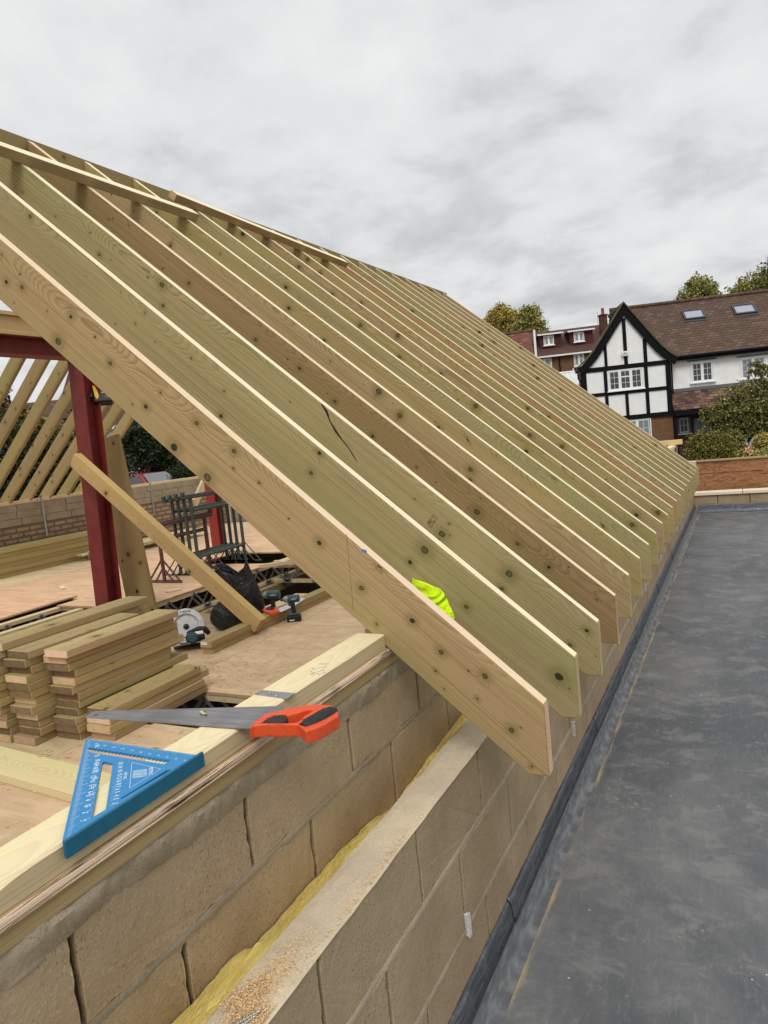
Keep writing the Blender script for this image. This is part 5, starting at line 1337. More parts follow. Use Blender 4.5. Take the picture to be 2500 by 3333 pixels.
# second saw on the paired timbers
M2 = sw.matrix_world.copy()
root = empty('hand_saw', label='second hand saw with orange and black handle lying on the paired timbers', cat='saw')
zz2 = DZ+.099
def w2(u, v): return P(u, v, z=zz2)
q = lambda x, y: (820+x*.13564, 1750+y*.13564)
def flat(pts, z0, z1, name, mat):
    b = MB(); A = [b.bm.verts.new((p.x, p.y, z0)) for p in pts]; B = [b.bm.verts.new((p.x, p.y, z1)) for p in pts]; b.face(A[::-1]); b.face(B)
    for i in range(len(A)): b.face([A[i], A[(i+1) % len(A)], B[(i+1) % len(A)], B[i]])
    return b.build(name, mat, root)
flat([w2(*q(*p)) for p in ((640, 1690), (900, 1590), (1190, 1430), (1275, 1460), (1000, 1640), (700, 1780), (640, 1760))], zz2-.0035, zz2-.002, 'blade', newmat('bright_blade', .25, .8, (.6, .6, .62)))
flat([w2(*q(*p)) for p in ((265, 1760), (300, 1730), (450, 1670), (600, 1700), (655, 1740), (650, 1800), (560, 1830), (470, 1865), (440, 1850), (300, 1800))], zz2-.003, zz2+.014, 'handle', M_orange)
flat([w2(*q(*p)) for p in ((330, 1745), (450, 1690), (540, 1720), (545, 1750), (470, 1775), (350, 1775))], zz2+.0145, zz2+.018, 'rubber_grip', M_rubber)

# rubble sack
bgb = P(795, 2020, z=DZ); BX, BY = -3.52, 2.83
sx_ = PD(790, 1925, 5.95)
b = MB(); rings = []; N = 40
for i in range(21):
    s = i/20; ring = []
    for k in range(N):
        a = 2*math.pi*k/N; ca, sa = math.cos(a), math.sin(a)
        rx = .155*(1-.10*s)+.02*math.sin(s*3.1); ry = .12*(1-.25*s)
        f = .022*noise.noise(Vector((ca*2.2, sa*2.2, s*1.6)))*(1+s) + .010*noise.noise(Vector((ca*7, sa*7, s*2.2))) + .013*abs(math.sin(a*5+s*2.2))*s
        top = (.045*math.cos(a*2+.5) + .025*math.cos(a*3)) * max(0, s-.55)/.45
        ring.append(b.bm.verts.new(((rx+f)*ca - .06*s, (ry+f)*sa, .46*s+top)))
    rings.append(ring)
for p_, q_ in zip(rings, rings[1:]):
    for k in range(N): b.face([p_[k], p_[(k+1) % N], q_[(k+1) % N], q_[k]])
b.face(rings[0][::-1])
inn_ = [b.bm.verts.new(v.co*1+Vector((-v.co.x*.06, -v.co.y*.08, -.002))) for v in rings[-1]]; low = [b.bm.verts.new((v.co.x*.8, v.co.y*.75, v.co.z-.14)) for v in rings[-1]]
for k in range(N):
    b.face([rings[-1][k], rings[-1][(k+1) % N], inn_[(k+1) % N], inn_[k]]); b.face([inn_[k], inn_[(k+1) % N], low[(k+1) % N], low[k]])
b.face(low)
g = G(M_bag); w_ = g.noise(g.co(), 4.2, 3, .5, 2.6); g.bump(w_, .75, .05)
o = b.build('rubble_sack', M_bag, smooth=True); gp = P(800, 2015, y=2.86); o.matrix_world = Matrix.Translation((gp.x, 2.86, DZ-.008)) @ Matrix.Rotation(R(25), 4, 'Z')
tag(o, 'open black rubble sack standing in the stair opening behind the brace', 'sack')

b = MB(); rings = []
for i in range(9):
    s_ = i/8; ring = []
    for k in range(24):
        a = 2*math.pi*k/24; rr_ = math.sin(math.pi*(.12+.80*s_))**.6; f = .02*noise.noise(Vector((math.cos(a)*2, math.sin(a)*2, s_*3)))
        ring.append(b.bm.verts.new(((.15*rr_+f)*math.cos(a), (.11*rr_+f)*math.sin(a), .22*s_+.02*math.cos(a*3)*s_)))
    rings.append(ring)
for p_, q_ in zip(rings, rings[1:]):
    for k in range(24): b.face([p_[k], p_[(k+1) % 24], q_[(k+1) % 24], q_[k]])
b.face(rings[0][::-1]); b.face(rings[-1])
o = b.build('tool_bag', M_bag, smooth=True); gp2 = P(752, 2045, y=2.62); o.matrix_world = Matrix.Translation((gp2.x, 2.60, DZ+.0)) @ Matrix.Rotation(R(20), 4, 'Z')
tag(o, 'slumped black bag in the dark between the circular saw and the sack', 'bag')
# laser level clamped to the post
lp = P(332, 1286, y=2.82)
ll = empty('laser_level', mat=facing(lp), label='yellow and black laser level hung high beside the red post', cat='laser level')
b = MB(); b.box((-.075, -.085, -.05), (.085, .07, .05), bev=.012); b.build('body', M_black, ll)
b = MB(); b.prism([(-.070, .068), (-.030, .070), (-.028, -.04), (-.045, -.065), (-.060, -.03)], .0505, .058, 'z'); b.box((.0, -.005, .0505), (.08, .006, .056)); b.box((.0, .03, .0505), (.08, .036, .056)); b.build('yellow_trim', M_yellow, ll)
b = MB(); b.box((.022, -.055, .0505), (.075, -.030, .055)); b.build('display_window', M_enddark, ll)
b = MB(); b.box((-.15, -.02, -.02), (-.0752, .02, .02)); b.build('clamp', M_slategrey, ll)

# ------------------------------------------------------------------ trestles
def trestle(x, y0, y1, top, label, mat, group, legx=.24, lean=0, mids=(.35,)):
    root = empty('trestle', loc=(x, y0, DZ), label=label, cat='trestle', group=group)
    L = y1-y0
    b = MB(); b.box((-.024, -.13, top-.045), (.024, L+.13, top), bev=.003); b.box((-.024, -.14, top), (.024, -.11, top+.035)); b.box((-.024, L+.11, top), (.024, L+.14, top+.035)); b.build('top_bar', mat, root)
    for yy in (0, L):
        b = MB(); b.tube([(0, yy, .02), (0, yy, top-.046)], .021, 10); b.build('leg', mat, root, smooth=True)
        b = MB()
        for sx in (-1, 1):
            b.tube([(0, yy, .27), (sx*legx, yy, .012)], .007, 6); b.tube([(0, yy, .17), (sx*legx*.55, yy, .012)], .006, 6)
        b.box((-legx-.02, yy-.012, .0008), (legx+.02, yy+.012, .012)); b.build('foot_frame', mat, root)
    for mz in mids:
        b = MB(); b.tube([(0, .021, mz), (0, L-.021, mz)], .019, 10); b.build('cross_rail', mat, root, smooth=True)
    return root
for k, (x, y0) in enumerate([(P(u, 1614, y=4.62).x, 4.62) for u in (618, 596, 576, 556)]):
    trestle(x, y0, y0+.88, .975-.01*k, ['nearest tall green trestle of the nested group', 'second tall green trestle of the nested group', 'third tall green trestle of the nested group', 'rearmost tall green trestle of the nested group'][k], M_greenst, 'tall green trestles', mids=(.22, .78))
for k, (x, y0) in enumerate(((-5.60, 4.30), (-5.52, 4.22))):
    trestle(x, y0, y0+.80, .70-.01*k, ['low dark red trestle close against the green ones', 'foremost low dark red trestle, feet nearest the brace'][k], M_redw, 'low red trestles', mids=(.50,))
# ================================================================== HOUSES
HA = R(19); H0 = Vector((-2.65, 36.22, 0))
HM = Matrix.Translation(H0) @ Matrix.Rotation(HA, 4, 'Z')     # x along the street front, y away, z up
def bx(name, a, b_, mat, parent, bev=0, M=None):
    b = MB(); b.box(a, b_, bev=bev); o = b.build(name, mat, parent)
    if M is not None: o.matrix_local = M
    return o
def slab(name, p0, p1, p2, p3, th, mat, parent):
    """roof slope: p0->p1 along the eaves, p3/p2 at the ridge. local x along eaves, y up the slope"""
    p0, p1, p2, p3 = map(Vector, (p0, p1, p2, p3)); M = frame(p0, p1-p0, p3-p0); Mi = M.inverted()
    b = MB(); lo = [b.bm.verts.new((Mi @ p)+Vector((0, 0, -th))) for p in (p0, p1, p2, p3)]; hi = [b.bm.verts.new(Mi @ p) for p in (p0, p1, p2, p3)]
    b.face(lo[::-1]); b.face(hi)
    for i in range(4): b.face([lo[i], lo[(i+1) % 4], hi[(i+1) % 4], hi[i]])
    o = b.build(name, mat, parent)
    o.matrix_local = M
    if (M.to_3x3() @ Vector((0, 0, 1))).z < 0: pass
    return o
def window(parent, x0, x1, z0, z1, y, lights, depth=.08, glass=None, bars=(2, 3), sill=True, fw=.055, transom=None, head=False):
    """casement window; one frame with its panes as sub-parts"""
    b = MB(); b.box((x0, y-.03, z0), (x1, y+depth, z0+fw)); b.box((x0, y-.03, z1-fw), (x1, y+depth, z1)); b.box((x0, y-.03, z0+fw+.0005), (x0+fw, y+depth, z1-fw-.0005)); b.box((x1-fw, y-.03, z0+fw+.0005), (x1, y+depth, z1-fw-.0005))
    w = (x1-x0-2*fw)/lights
    for i in range(1, lights): b.box((x0+fw+i*w-.035, y-.029, z0+fw+.001), (x0+fw+i*w+.035, y+depth-.002, z1-fw-.001))
    fr = b.build('window', M_upvc, parent)
    for i in range(lights):
        a = x0+fw+i*w+.036; c = x0+fw+(i+1)*w-.036
        bb = MB(); za, zb_ = z0+fw+.002, z1-fw-.002
        bb.box((a, y-.018, za), (c, y+.02, za+.035)); bb.box((a, y-.018, zb_-.035), (c, y+.02, zb_)); bb.box((a, y-.018, za+.036), (a+.035, y+.02, zb_-.036)); bb.box((c-.035, y-.018, za+.036), (c, y+.02, zb_-.036))
        zt = None
        if transom and i in transom: zt = za+(zb_-za)*.66; bb.box((a+.036, y-.020, zt-.03), (c-.036, y+.02, zt+.03))
        if bars:
            nx_, nz_ = bars
            for k in range(1, nx_): xx = a+(c-a)*k/nx_; bb.box((xx-.008, y-.012, za+.037), (xx+.008, y+.012, zb_-.037))
            for k in range(1, nz_):
                z_ = za+(zb_-za)*k/nz_
                if zt and abs(z_-zt) < .06: continue
                bb.box((a+.037, y-.011, z_-.008), (c-.037, y+.011, z_+.008))
        bb.build('sash', M_upvc, fr)
        gb = MB(); gb.box((a+.03, y-.004, za+.03), (c-.03, y+.004, zb_-.03)); gb.build('pane', glass or M_glass, fr)
    if sill: bx('sill', (x0-.06, y-.12, z0-.05), (x1+.06, y+.02, z0-.001), M_upvc, fr)
    if head: bx('head_mould', (x0-.14, y-.09, z1+.06), (x1+.14, y+.03, z1+.105), M_slategrey, fr)
    return fr

hs = empty('timbered_house', mat=HM, label='white rendered house with black timbered gable and brown tiled roof', cat='house')
GB, YB = -2.4, 0
# gable bay
poly = [(-4.12, .50), (.08, .50), (.08, 3.20), (-1.93, 5.75), (-4.05, 3.10)]
b = MB(); b.prism(poly, 0, .25, 'y'); b.build('gable_wall', M_render, hs)
bx('bay_brickwork', (-4.15, .05, GB), (.10, .5, .50), M_brick, hs); bx('bay_side_wall', (-.05, .26, GB), (.10, 3.4, 3.2), M_render, hs); bx('far_side_wall', (-4.12, .26, GB), (-3.95, 1.2, 3.1), M_brick, hs)
def tb(x0, z0, x1, z1, p=.045): bx('timber_stud', (x0, -p, z0), (x1, .0-.001, z1), M_blackwood, hs)
tb(-4.19, .49, -3.91, 3.1); tb(-.13, .49, .11, 3.15)
tb(-3.91, 2.95, -.13, 3.17, .050); tb(-3.91, 1.73, -.13, 1.90, .050); tb(-4.19, .45, .13, .66, .055)
tb(-3.08, .66, -2.92, 2.95); tb(-1.14, .66, -.97, 2.95); tb(-2.11, .66, -1.96, 1.73)
tb(-2.99, 3.17, -2.85, 4.35); tb(-2.05, 3.17, -1.88, 5.4); tb(-1.12, 3.17, -.95, 4.3)
def curve(side):
    # outer verge line of the gable with its flared foot
    pts = [(0, 6.08), (.35, 5.60), (.80, 4.98), (1.25, 4.36), (1.65, 3.83), (1.95, 3.52), (2.22, 3.30), (2.40, 3.20)]
    return [(-1.93+side*p[0], p[1]) for p in pts]
for sd_ in (-1, 1):
    o_ = curve(sd_); n_ = []
    for i, p in enumerate(o_):
        a = Vector(o_[max(0, i-1)]); c_ = Vector(o_[min(len(o_)-1, i+1)]); d = (c_-a).normalized(); nn = Vector((-d.y, d.x)); nn = nn if nn.y < 0 else -nn
        q_ = Vector(p)+nn*(.34 if i else .0) + (Vector((0, -.50)) if i == 0 else Vector((0, 0))); n_.append((q_.x, q_.y))
    if sd_ == -1: n_[0] = (-1.93-.0005, n_[0][1])
    b = MB(); b.prism(o_+n_[::-1], -.12, -.051, 'y'); b.build('bargeboard', M_blackwood, hs)
    # gable roof in strips following the curve
    b = MB()
    for p, q_ in zip(o_, o_[1:]):
        vs = [b.bm.verts.new(v) for v in ((p[0], -.18, p[1]+.02), (q_[0], -.18, q_[1]+.02), (q_[0], (4.2 if sd_ > 0 else .35), q_[1]+.02), (p[0], (4.2 if sd_ > 0 else .35), p[1]+.02))]
        v2 = [b.bm.verts.new(v.co+Vector((0, 0, .09))) for v in vs]
        b.face(vs); b.face(v2)
        for i in range(4): b.face([vs[i], vs[(i+1) % 4], v2[(i+1) % 4], v2[i]])
    GR = b.build('gable_roof', simple('mossy_verge', (.085, .065, .035), .95, c2=(.10, .10, .045), nscale=12), hs)
window(hs, -2.90, -1.20, 1.93, 2.93, -.02, 3, bars=(2, 3), transom=(1,))
window(hs, -2.90, -.95, -1.35, .42, .03, 3, bars=(2, 4), glass=M_glasspale, transom=(1,))
al = bx('alarm_box', (-2.17, -.14, 3.55), (-1.84, -.051, 3.80), M_white, hs, bev=.03)
b = MB(); b.box((-2.09, -.142, 3.63), (-2.03, -.1401, 3.68)); b.box((-1.98, -.142, 3.63), (-1.92, -.1401, 3.68)); b.prism([(-2.05, 3.70), (-1.96, 3.70), (-2.005, 3.76)], -.142, -.1401, 'y'); o = b.build('alarm_marks', M_ink, al)
# main wing
YW = .60
bx('upper_wall', (.10, YW, 1.60), (9.5, YW+.25, 3.42), M_render, hs)
bx('lead_band', (.10, YW-.05, 1.56), (9.5, YW-.001, 1.72), M_grey, hs)
bx('gable_end_wall', (9.25, YW+.251, GB), (9.5, 7.0, 3.4), M_render, hs)
bx('rear_wall', (-1.8, 6.6, GB), (9.24, 6.8, 3.4), M_brick, hs)
slab('main_roof', (-1.93, .28, 3.30), (9.8, .28, 3.30), (9.8, 3.55, 6.33), (-1.93, 3.55, 6.33), .12, M_tile, hs)
slab('rear_roof', (9.8, 7.0, 3.25), (-1.9, 7.0, 3.25), (-1.9, 3.56, 6.33), (9.8, 3.56, 6.33), .12, M_tile, hs)
b = MB(); b.tube([(-1.93, 3.55, 6.36), (9.8, 3.55, 6.36)], .11, 10)
for k in range(27): b.tube([(-1.5+k*.43, 3.55, 6.36), (-1.46+k*.43, 3.55, 6.36)], .118, 10)
b.build('ridge_tiles', M_tile, hs)
b = MB(); b.tube([(.2, .20, 3.25), (9.8, .20, 3.25)], .065, 8); b.box((.12, .27, 3.08), (9.6, .32, 3.27)); b.build('gutter', M_blackwood, hs)
b = MB(); b.tube([(.30, .25, 3.2), (.30, .52, 2.95), (.30, .52, 1.0)], .035, 8); b.build('downpipe', M_blackwood, hs)
b = MB(); b.tube([(-4.33, -.06, 3.05), (-4.33, .4, 3.05)], .06, 8); b.tube([(-4.3, .0, 3.0), (-4.3, .0, 2.7), (-4.15, .04, 2.5), (-4.15, .04, 1.)], .04, 8); b.build('side_downpipe', M_blackwood, hs)
window(hs, 1.20, 2.30, 1.93, 2.93, YW-.02, 2, bars=(2, 3), head=True)
window(hs, 3.52, 4.75, 1.85, 2.88, YW-.02, 2, bars=(2, 3), head=True, glass=M_glasspale)
window(hs, 6.2, 7.5, 1.85, 2.88, YW-.02, 2, bars=(2, 3), head=True)
slab('pent_roof', (.12, -.25, .66), (9.6, -.25, .66), (9.6, YW-.01, 1.57), (.12, YW-.01, 1.57), .10, M_tilemix, hs)
bx('pent_fascia', (.12, -.24, .40), (9.6, -.19, .56), M_blackwood, hs)
bx('porch_soffit', (.13, -.18, .36), (9.5, 1.3, .40), M_blackwood, hs)
bx('ground_wall', (.10, 1.3, GB), (9.5, 1.5, .36), M_brickdk, hs)
bx('porch_post', (.12, -.15, GB), (.26, .0, .36), M_blackwood, hs)
fd = bx('front_door', (1.42, 1.22, GB), (3.1, 1.295, .16), M_doorblue, hs)
b = MB()
for k in range(1, 6): b.box((1.42+k*.28-.006, 1.205, GB+.1), (1.42+k*.28+.006, 1.219, .1))
b.build('door_boards', M_slategrey, fd); b = MB(); b.tube([(2.75, 1.15, -1.0), (2.75, 1.219, -1.0)], .03, 8); b.build('handle', M_blackwood, fd)
f_ = window(hs, .62, 1.22, -.55, .28, 1.24, 1, bars=(2, 2)); f_.data.materials[0] = M_doorblue
text('house_number', '161', .17, M_white, frame((1.02, 1.29, -.98), (1, 0, 0), (0, 0, 1)), hs, ext=.004)
# roof windows
def skyl(x0, x1, t0, t1):
    e = Vector((0, .28, 3.30)); u_ = (Vector((0, 3.55, 6.33))-e); 
    M = frame((x0, e.y+u_.y*t0, e.z+u_.z*t0), (1, 0, 0), u_); L = u_.length*(t1-t0); w = x1-x0
    b = MB(); b.box((0, 0, -.02), (w, .09, .10)); b.box((0, L-.09, -.02), (w, L, .10)); b.box((0, .0905, -.02), (.09, L-.0905, .10)); b.box((w-.09, .0905, -.02), (w, L-.0905, .10)); b.box((-.06, -.16, .0), (w+.06, -.001, .03))
    o = b.build('roof_window', M_slategrey, hs); o.matrix_local = M
    b = MB(); b.box((.085, .085, .04), (w-.085, L-.085, .055)); b.build('pane', M_skyglass, o)
skyl(1.55, 2.60, .625, .805); skyl(4.0, 5.08, .61, .79)

# the brick terrace behind
tr = empty('brick_house', mat=HM, label='brown brick house with two roof dormers, behind the timbered gable', cat='house')
D = 14
bx('brick_wall', (-5.6, D, -3.0), (2.5, D+6, 5.28), M_brick, tr)
slab('roof', (-5.2, D-.25, 5.24), (2.8, D-.25, 5.30), (2.8, D+3.6, 7.38), (-5.2, D+3.6, 7.32), .1, M_tilered, tr)
slab('rear_roof', (2.8, D+7.5, 5.2), (-5.2, D+7.5, 5.2), (-5.2, D+3.61, 7.32), (2.8, D+3.61, 7.38), .1, M_tilered, tr)
bx('fascia', (-5.2, D-.32, 5.12), (2.8, D-.27, 5.23), M_upvc, tr)
for (x0, x1) in ((-4.72, -3.22), (-2.66, -1.10)):
    dm = bx('dormer', (x0, D+.75, 5.78), (x1, D+3.6, 6.78), tiles('dormer_tile', [(.09, .03, .025), (.075, .026, .022), (.10, .035, .03)], .2, .12, .5, .4), tr)
    bx('dormer_roof', (x0-.14, D+.55, 6.781), (x1+.14, D+3.6, 6.85), M_slategrey, dm); bx('dormer_fascia', (x0-.14, D+.50, 6.72), (x1+.14, D+.549, 6.82), M_upvc, dm)
    window(dm, x0+.28, x0+.98, 6.02, 6.68, D+.74, 2, bars=None, glass=M_glasspale, sill=True)
window(tr, -5.05, -4.08, 4.30, 5.08, D-.03, 2, bars=None, glass=M_glasspale, transom=(0,)); window(tr, -2.59, -1.90, 4.30, 5.12, D-.03, 2, bars=None, glass=M_glasspale, transom=(1,))
b = MB(); b.tube([(-3.55, D-.08, 5.1), (-3.55, D-.08, 2)], .045, 8); b.build('downpipe', M_blackwood, tr)
ch = bx('chimney', (-.38, D+1.6, 5.9), (.10, D+2.2, 7.72), M_brickdk, tr); bx('chimney_cap', (-.43, D+1.55, 7.721), (.15, D+2.25, 7.80), M_brickdk, ch)
b = MB(); b.lathe([(.13, 0), (.15, .05), (.11, .10), (.10, .40), (.13, .44), (.02, .47)], 12, M=Matrix.Translation((-.13, D+1.9, 7.80))); b.build('chimney_pot', simple('terracotta', (.25, .06, .04), .8), ch, smooth=True)
b = MB(); b.tube([(-.50, D+1.9, 7.2), (-.50, D+1.9, 8.1)], .014, 5); b.tube([(-.85, D+1.9, 7.95), (-.15, D+1.9, 8.02)], .01, 5)
for k in range(6): b.tube([(-.82+k*.12, D+1.75, 7.96), (-.82+k*.12, D+2.05, 7.96)], .007, 4)
b.build('aerial', M_galv, ch)
th_ = empty('tiled_house', mat=HM, label='orange tiled roof of a house left of the brown brick one, white edge board', cat='house')
slab('roof', (-9.5, D-1.5, 5.1), (-5.32, D-1.5, 5.15), (-5.32, D+1.4, 7.20), (-9.5, D+1.4, 7.16), .1, M_tileorange, th_); slab('rear_roof', (-5.32, D+4.5, 5.1), (-9.5, D+4.5, 5.1), (-9.5, D+1.41, 7.16), (-5.32, D+1.41, 7.20), .1, M_tileorange, th_)
b = MB(); b.tube([(-9.5, D+1.4, 7.2), (-5.3, D+1.4, 7.24)], .10, 8); b.build('ridge_tiles', M_tile, th_)
bx('wall', (-9.3, D-1.3, -3), (-5.5, D+4.3, 5.1), M_brick, th_); bx('edge_board', (-5.30, D-1.6, 5.0), (-5.16, D-1.5, 6.9), M_upvc, th_)
# white conservatory
cn = empty('conservatory', mat=HM @ Matrix.Translation((-4.1, 6.9, 0)), label='white conservatory with hipped glass roof beside the timbered gable', cat='conservatory')
b = MB(); bs = [(-1.3, -.9, 2.72), (1.2, -.9, 2.72), (1.2, .9, 2.72), (-1.3, .9, 2.72)]; tp_ = [(-.5, 0, 3.52), (.5, 0, 3.52)]
V = [b.bm.verts.new(v) for v in bs+tp_]
for f in ((0, 1, 5, 4), (1, 2, 5), (2, 3, 4, 5), (3, 0, 4)): b.face([V[i] for i in f])
b.build('glass_roof', simple('frosted_panel', (.60, .62, .63), .25), cn)
b = MB(); b.tube([(-.55, 0, 3.54), (.55, 0, 3.54)], .05, 8)
for p in bs: b.tube([p, tp_[0] if p[0] < 0 else tp_[1]], .035, 6)
for k in range(1, 5): b.tube([(-1.3+k*.5, -.9, 2.72), (-.5+k*.2, 0, 3.52)], .02, 6)
for p in (( -.5, 0, 3.52), (.5, 0, 3.52)): b.tube([p, (p[0], 0, 3.72)], [.03, .05], 6)
b.box((-1.36, -.96, 2.60), (1.26, -.88, 2.72)); b.build('roof_bars', M_upvc, cn)
for k in range(4): 
    bx('wall_frame', (-1.3+k*.82, -.9, -3), (-1.22+k*.82, -.82, 2.6), M_upvc, cn)
bx('glazing', (-1.2, -.86, 1.4), (1.2, -.84, 2.59), M_glasspale, cn); bx('dwarf_wall', (-1.3, -.895, -3), (1.2, .9, 1.39), M_brick, cn)

# ------------------------------------------------------------------ houses to the left, beyond the far wall
def rowhouse(name, u0, u1, vt, d, label, depth=7, wall=M_render, roofm=M_tilered, rise=2.2, eave_v=None, yaw=0, base=-3.5):
    A = PD(u0, eave_v, d); B = PD(u1, eave_v-(u1-u0)*.1, d*1.0); ex = (B-A); ex.z = 0; W_ = ex.length; ez = (A.z+B.z)/2
    M = frame((A.x, A.y, 0), (ex.x, ex.y, 0), Vector((0, 0, 1)).cross(ex)); r_ = empty(name, mat=M, label=label, cat='house')
    bx('wall', (0, .3, base), (W_, depth, ez), wall, r_)
    slab('roof', (-.3, 0, ez-.05), (W_+.3, 0, ez-.05), (W_+.3, depth/2, ez+rise), (-.3, depth/2, ez+rise), .1, roofm, r_)
    slab('rear_roof', (W_+.3, depth+.3, ez-.05), (-.3, depth+.3, ez-.05), (-.3, depth/2+.01, ez+rise), (W_+.3, depth/2+.01, ez+rise), .1, roofm, r_)
    bx('fascia', (-.3, -.06, ez-.22), (W_+.3, -.005, ez-.06), M_upvc, r_)
    for sx in (0, W_-.2):
        b = MB(); b.prism([(.3, ez), (depth, ez), (depth/2, ez+rise-.12)], sx, sx+.2, 'x'); b.build('gable', wall, r_)
    n = max(1, int(W_/3))
    for k in range(n):
        xx = W_*(k+.5)/n; window(r_, xx-.7, xx+.7, ez-1.7, ez-.6, .27, 2, bars=None, glass=M_glasspale)
        window(r_, xx-.7, xx+.7, ez-4.3, ez-3.1, .27, 2, bars=None)
    return r_
rowhouse('gabled_house', 185, 415, 1150, 34, 'house with dull red tiled roof and white eaves seen through the far rafters', eave_v=1400, rise=4.6, depth=9)
rowhouse('small_house', 40, 130, 1280, 55, 'small distant house with brown roof at the left edge', eave_v=1400, rise=2.3, wall=M_brick, roofm=M_tile)
rowhouse('white_house', 395, 560, 1380, 46, 'pale house standing behind the tree above the far wall', eave_v=1385, rise=1.2, wall=simple('pale_blue_render', (.52, .55, .60), .8), roofm=simple('slate', (.10, .105, .12), .7))
wp = empty('white_porch', mat=frame(Vector((*PD(578, 1500, 37).xy, 0)), (CR.x, CR.y, 0), (CF.x, CF.y, 0)), label='white house front with tall dark door behind the round bush', cat='house')
bx('wall', (-.30, 0, -3.5), (3.2, 4, .95), M_render, wp); bx('dark_door', (.0, -.05, -3.2), (.42, -.001, .70), M_slategrey, wp); bx('pilaster', (-.22, -.12, -3.2), (-.04, -.001, .85), M_white, wp)
slab('roof', (-2.2, -.4, .98), (3.5, -.4, 1.02), (3.5, 2, 1.5), (-2.2, 2, 1.45), .08, simple('dark_slate', (.03, .03, .032), .8), wp); bx('shaded_recess', (-2.2, .0, -3.5), (-.31, 1.0, .9), simple('recess_shade', (.03, .025, .022), .9), wp)  # solid block; the shade of the recess is painted as a near-black colour

# ================================================================== CARS
def car(name, M, col, label):
    root = empty(name, mat=M, label=label, cat='car')
    mc = simple('car_paint_'+name, col, .25, .3, .6)
    prof = [(-2.0, .30), (-2.02, .62), (-1.92, .86), (-1.62, .94), (-.95, 1.0), (.95, .98), (1.75, .82), (2.0, .62), (2.02, .32), (1.7, .20), (-1.7, .20)]
    b = MB(); rings = []
    for y, s in ((-.86, .96), (-.84, .99), (-.6, 1.0), (0, 1.0), (.6, 1.0), (.84, .99), (.86, .96)):
        rings.append([b.bm.verts.new((x*(s if abs(y) < .8 else .985), y, .2+(z-.2)*s)) for x, z in prof])
    for a, c_ in zip(rings, rings[1:]):
        for k in range(len(prof)): b.face([a[k], a[(k+1) % len(prof)], c_[(k+1) % len(prof)], c_[k]])
    b.face(rings[0]); b.face(rings[-1][::-1]); b.build('body', mc, root, smooth=True)
    cab = [(-1.75, .93), (-1.45, 1.36), (-.9, 1.45), (.15, 1.43), (.85, .97)]
    b = MB(); rings = []
    for y, s, dz in ((-.80, 1, 0), (-.62, .97, 1), (.62, .97, 1), (.80, 1, 0)):
        rings.append([b.bm.verts.new((x, (y if z < 1.0 else y*.0+math.copysign(.60 if dz == 0 else .50, y)), z)) for x, z in cab])
    for a, c_ in zip(rings, rings[1:]):
        for k in range(len(cab)-1): b.face([a[k], a[k+1], c_[k+1], c_[k]])
    b.face(rings[0]); b.face(rings[-1][::-1]); cb = b.build('cabin', mc, root, smooth=True)
    for s in (-1, 1):
        for q in ([(-1.42, 1.0), (-1.30, 1.33), (-.62, 1.385), (-.62, .99)], [(-.54, .99), (-.54, 1.385), (.10, 1.37), (.66, .99)]):
            g_ = MB(); vs = []
            for x, z in q:
                f = (z-.93)/(1.45-.93); y = s*(.80-.20*f+.012); vs.append(g_.bm.verts.new((x, y, z)))
            g_.face(vs); g_.build('side_window', M_glass, root)
    g_ = MB(); vs = [g_.bm.verts.new(v) for v in ((.86, -.66, .99), (.86, .66, .99), (.22, .52, 1.405), (.22, -.52, 1.405))]; 
    for v in vs: v.co.z += .02; v.co.x += .015
    g_.face(vs); g_.build('windscreen', newmat('windscreen_glass', .06, 0, (.12, .14, .15), 1.), root)
    g_ = MB(); vs = [g_.bm.verts.new(v) for v in ((-1.75, -.60, .99), (-1.75, .60, .99), (-1.50, .50, 1.34), (-1.50, -.50, 1.34))]; g_.face(vs); g_.build('rear_window', M_glass, root)
    for x in (-1.3, 1.28):
        for s in (-1, 1):
            w = MB(); w.tube([(x, s*.70, .31), (x, s*.875, .31)], .31, 20); wh = w.build('wheel', M_rubber, root)
            w = MB(); w.tube([(x, s*.8755, .31), (x, s*.885, .31)], .19, 16); w.build('rim', M_galv, wh)
    for s in (-1, 1):
        l = MB(); l.box((1.90, s*.6-.16, .56), (2.03, s*.6+.16, .70), bev=.03); l.build('headlight', M_skyglass, root)
        l = MB(); l.box((-2.03, s*.66-.12, .62), (-1.93, s*.66+.12, .84), bev=.02); l.build('tail_light', simple('tail_light_red', (.35, .01, .01), .2), root)
        l = MB(); l.box((.45, s*.88-.08, .95), (.60, s*.88+.10, 1.07), bev=.02); l.build('wing_mirror', mc, root)
    return root
rp = PD(492, 1537, 30); car('parked_car', Matrix.Translation((rp.x, rp.y, rp.z-1.46)) @ Matrix.Rotation(R(-14), 4, 'Z'), (.30, .012, .02), 'red hatchback parked beyond the far wall')
bp = PD(2455, 1417, 27); car('parked_car', Matrix.Translation((bp.x, bp.y, bp.z-1.42)) @ Matrix.Rotation(R(-75), 4, 'Z'), (.012, .02, .10), 'dark blue car half hidden behind the right-hand shrubs')

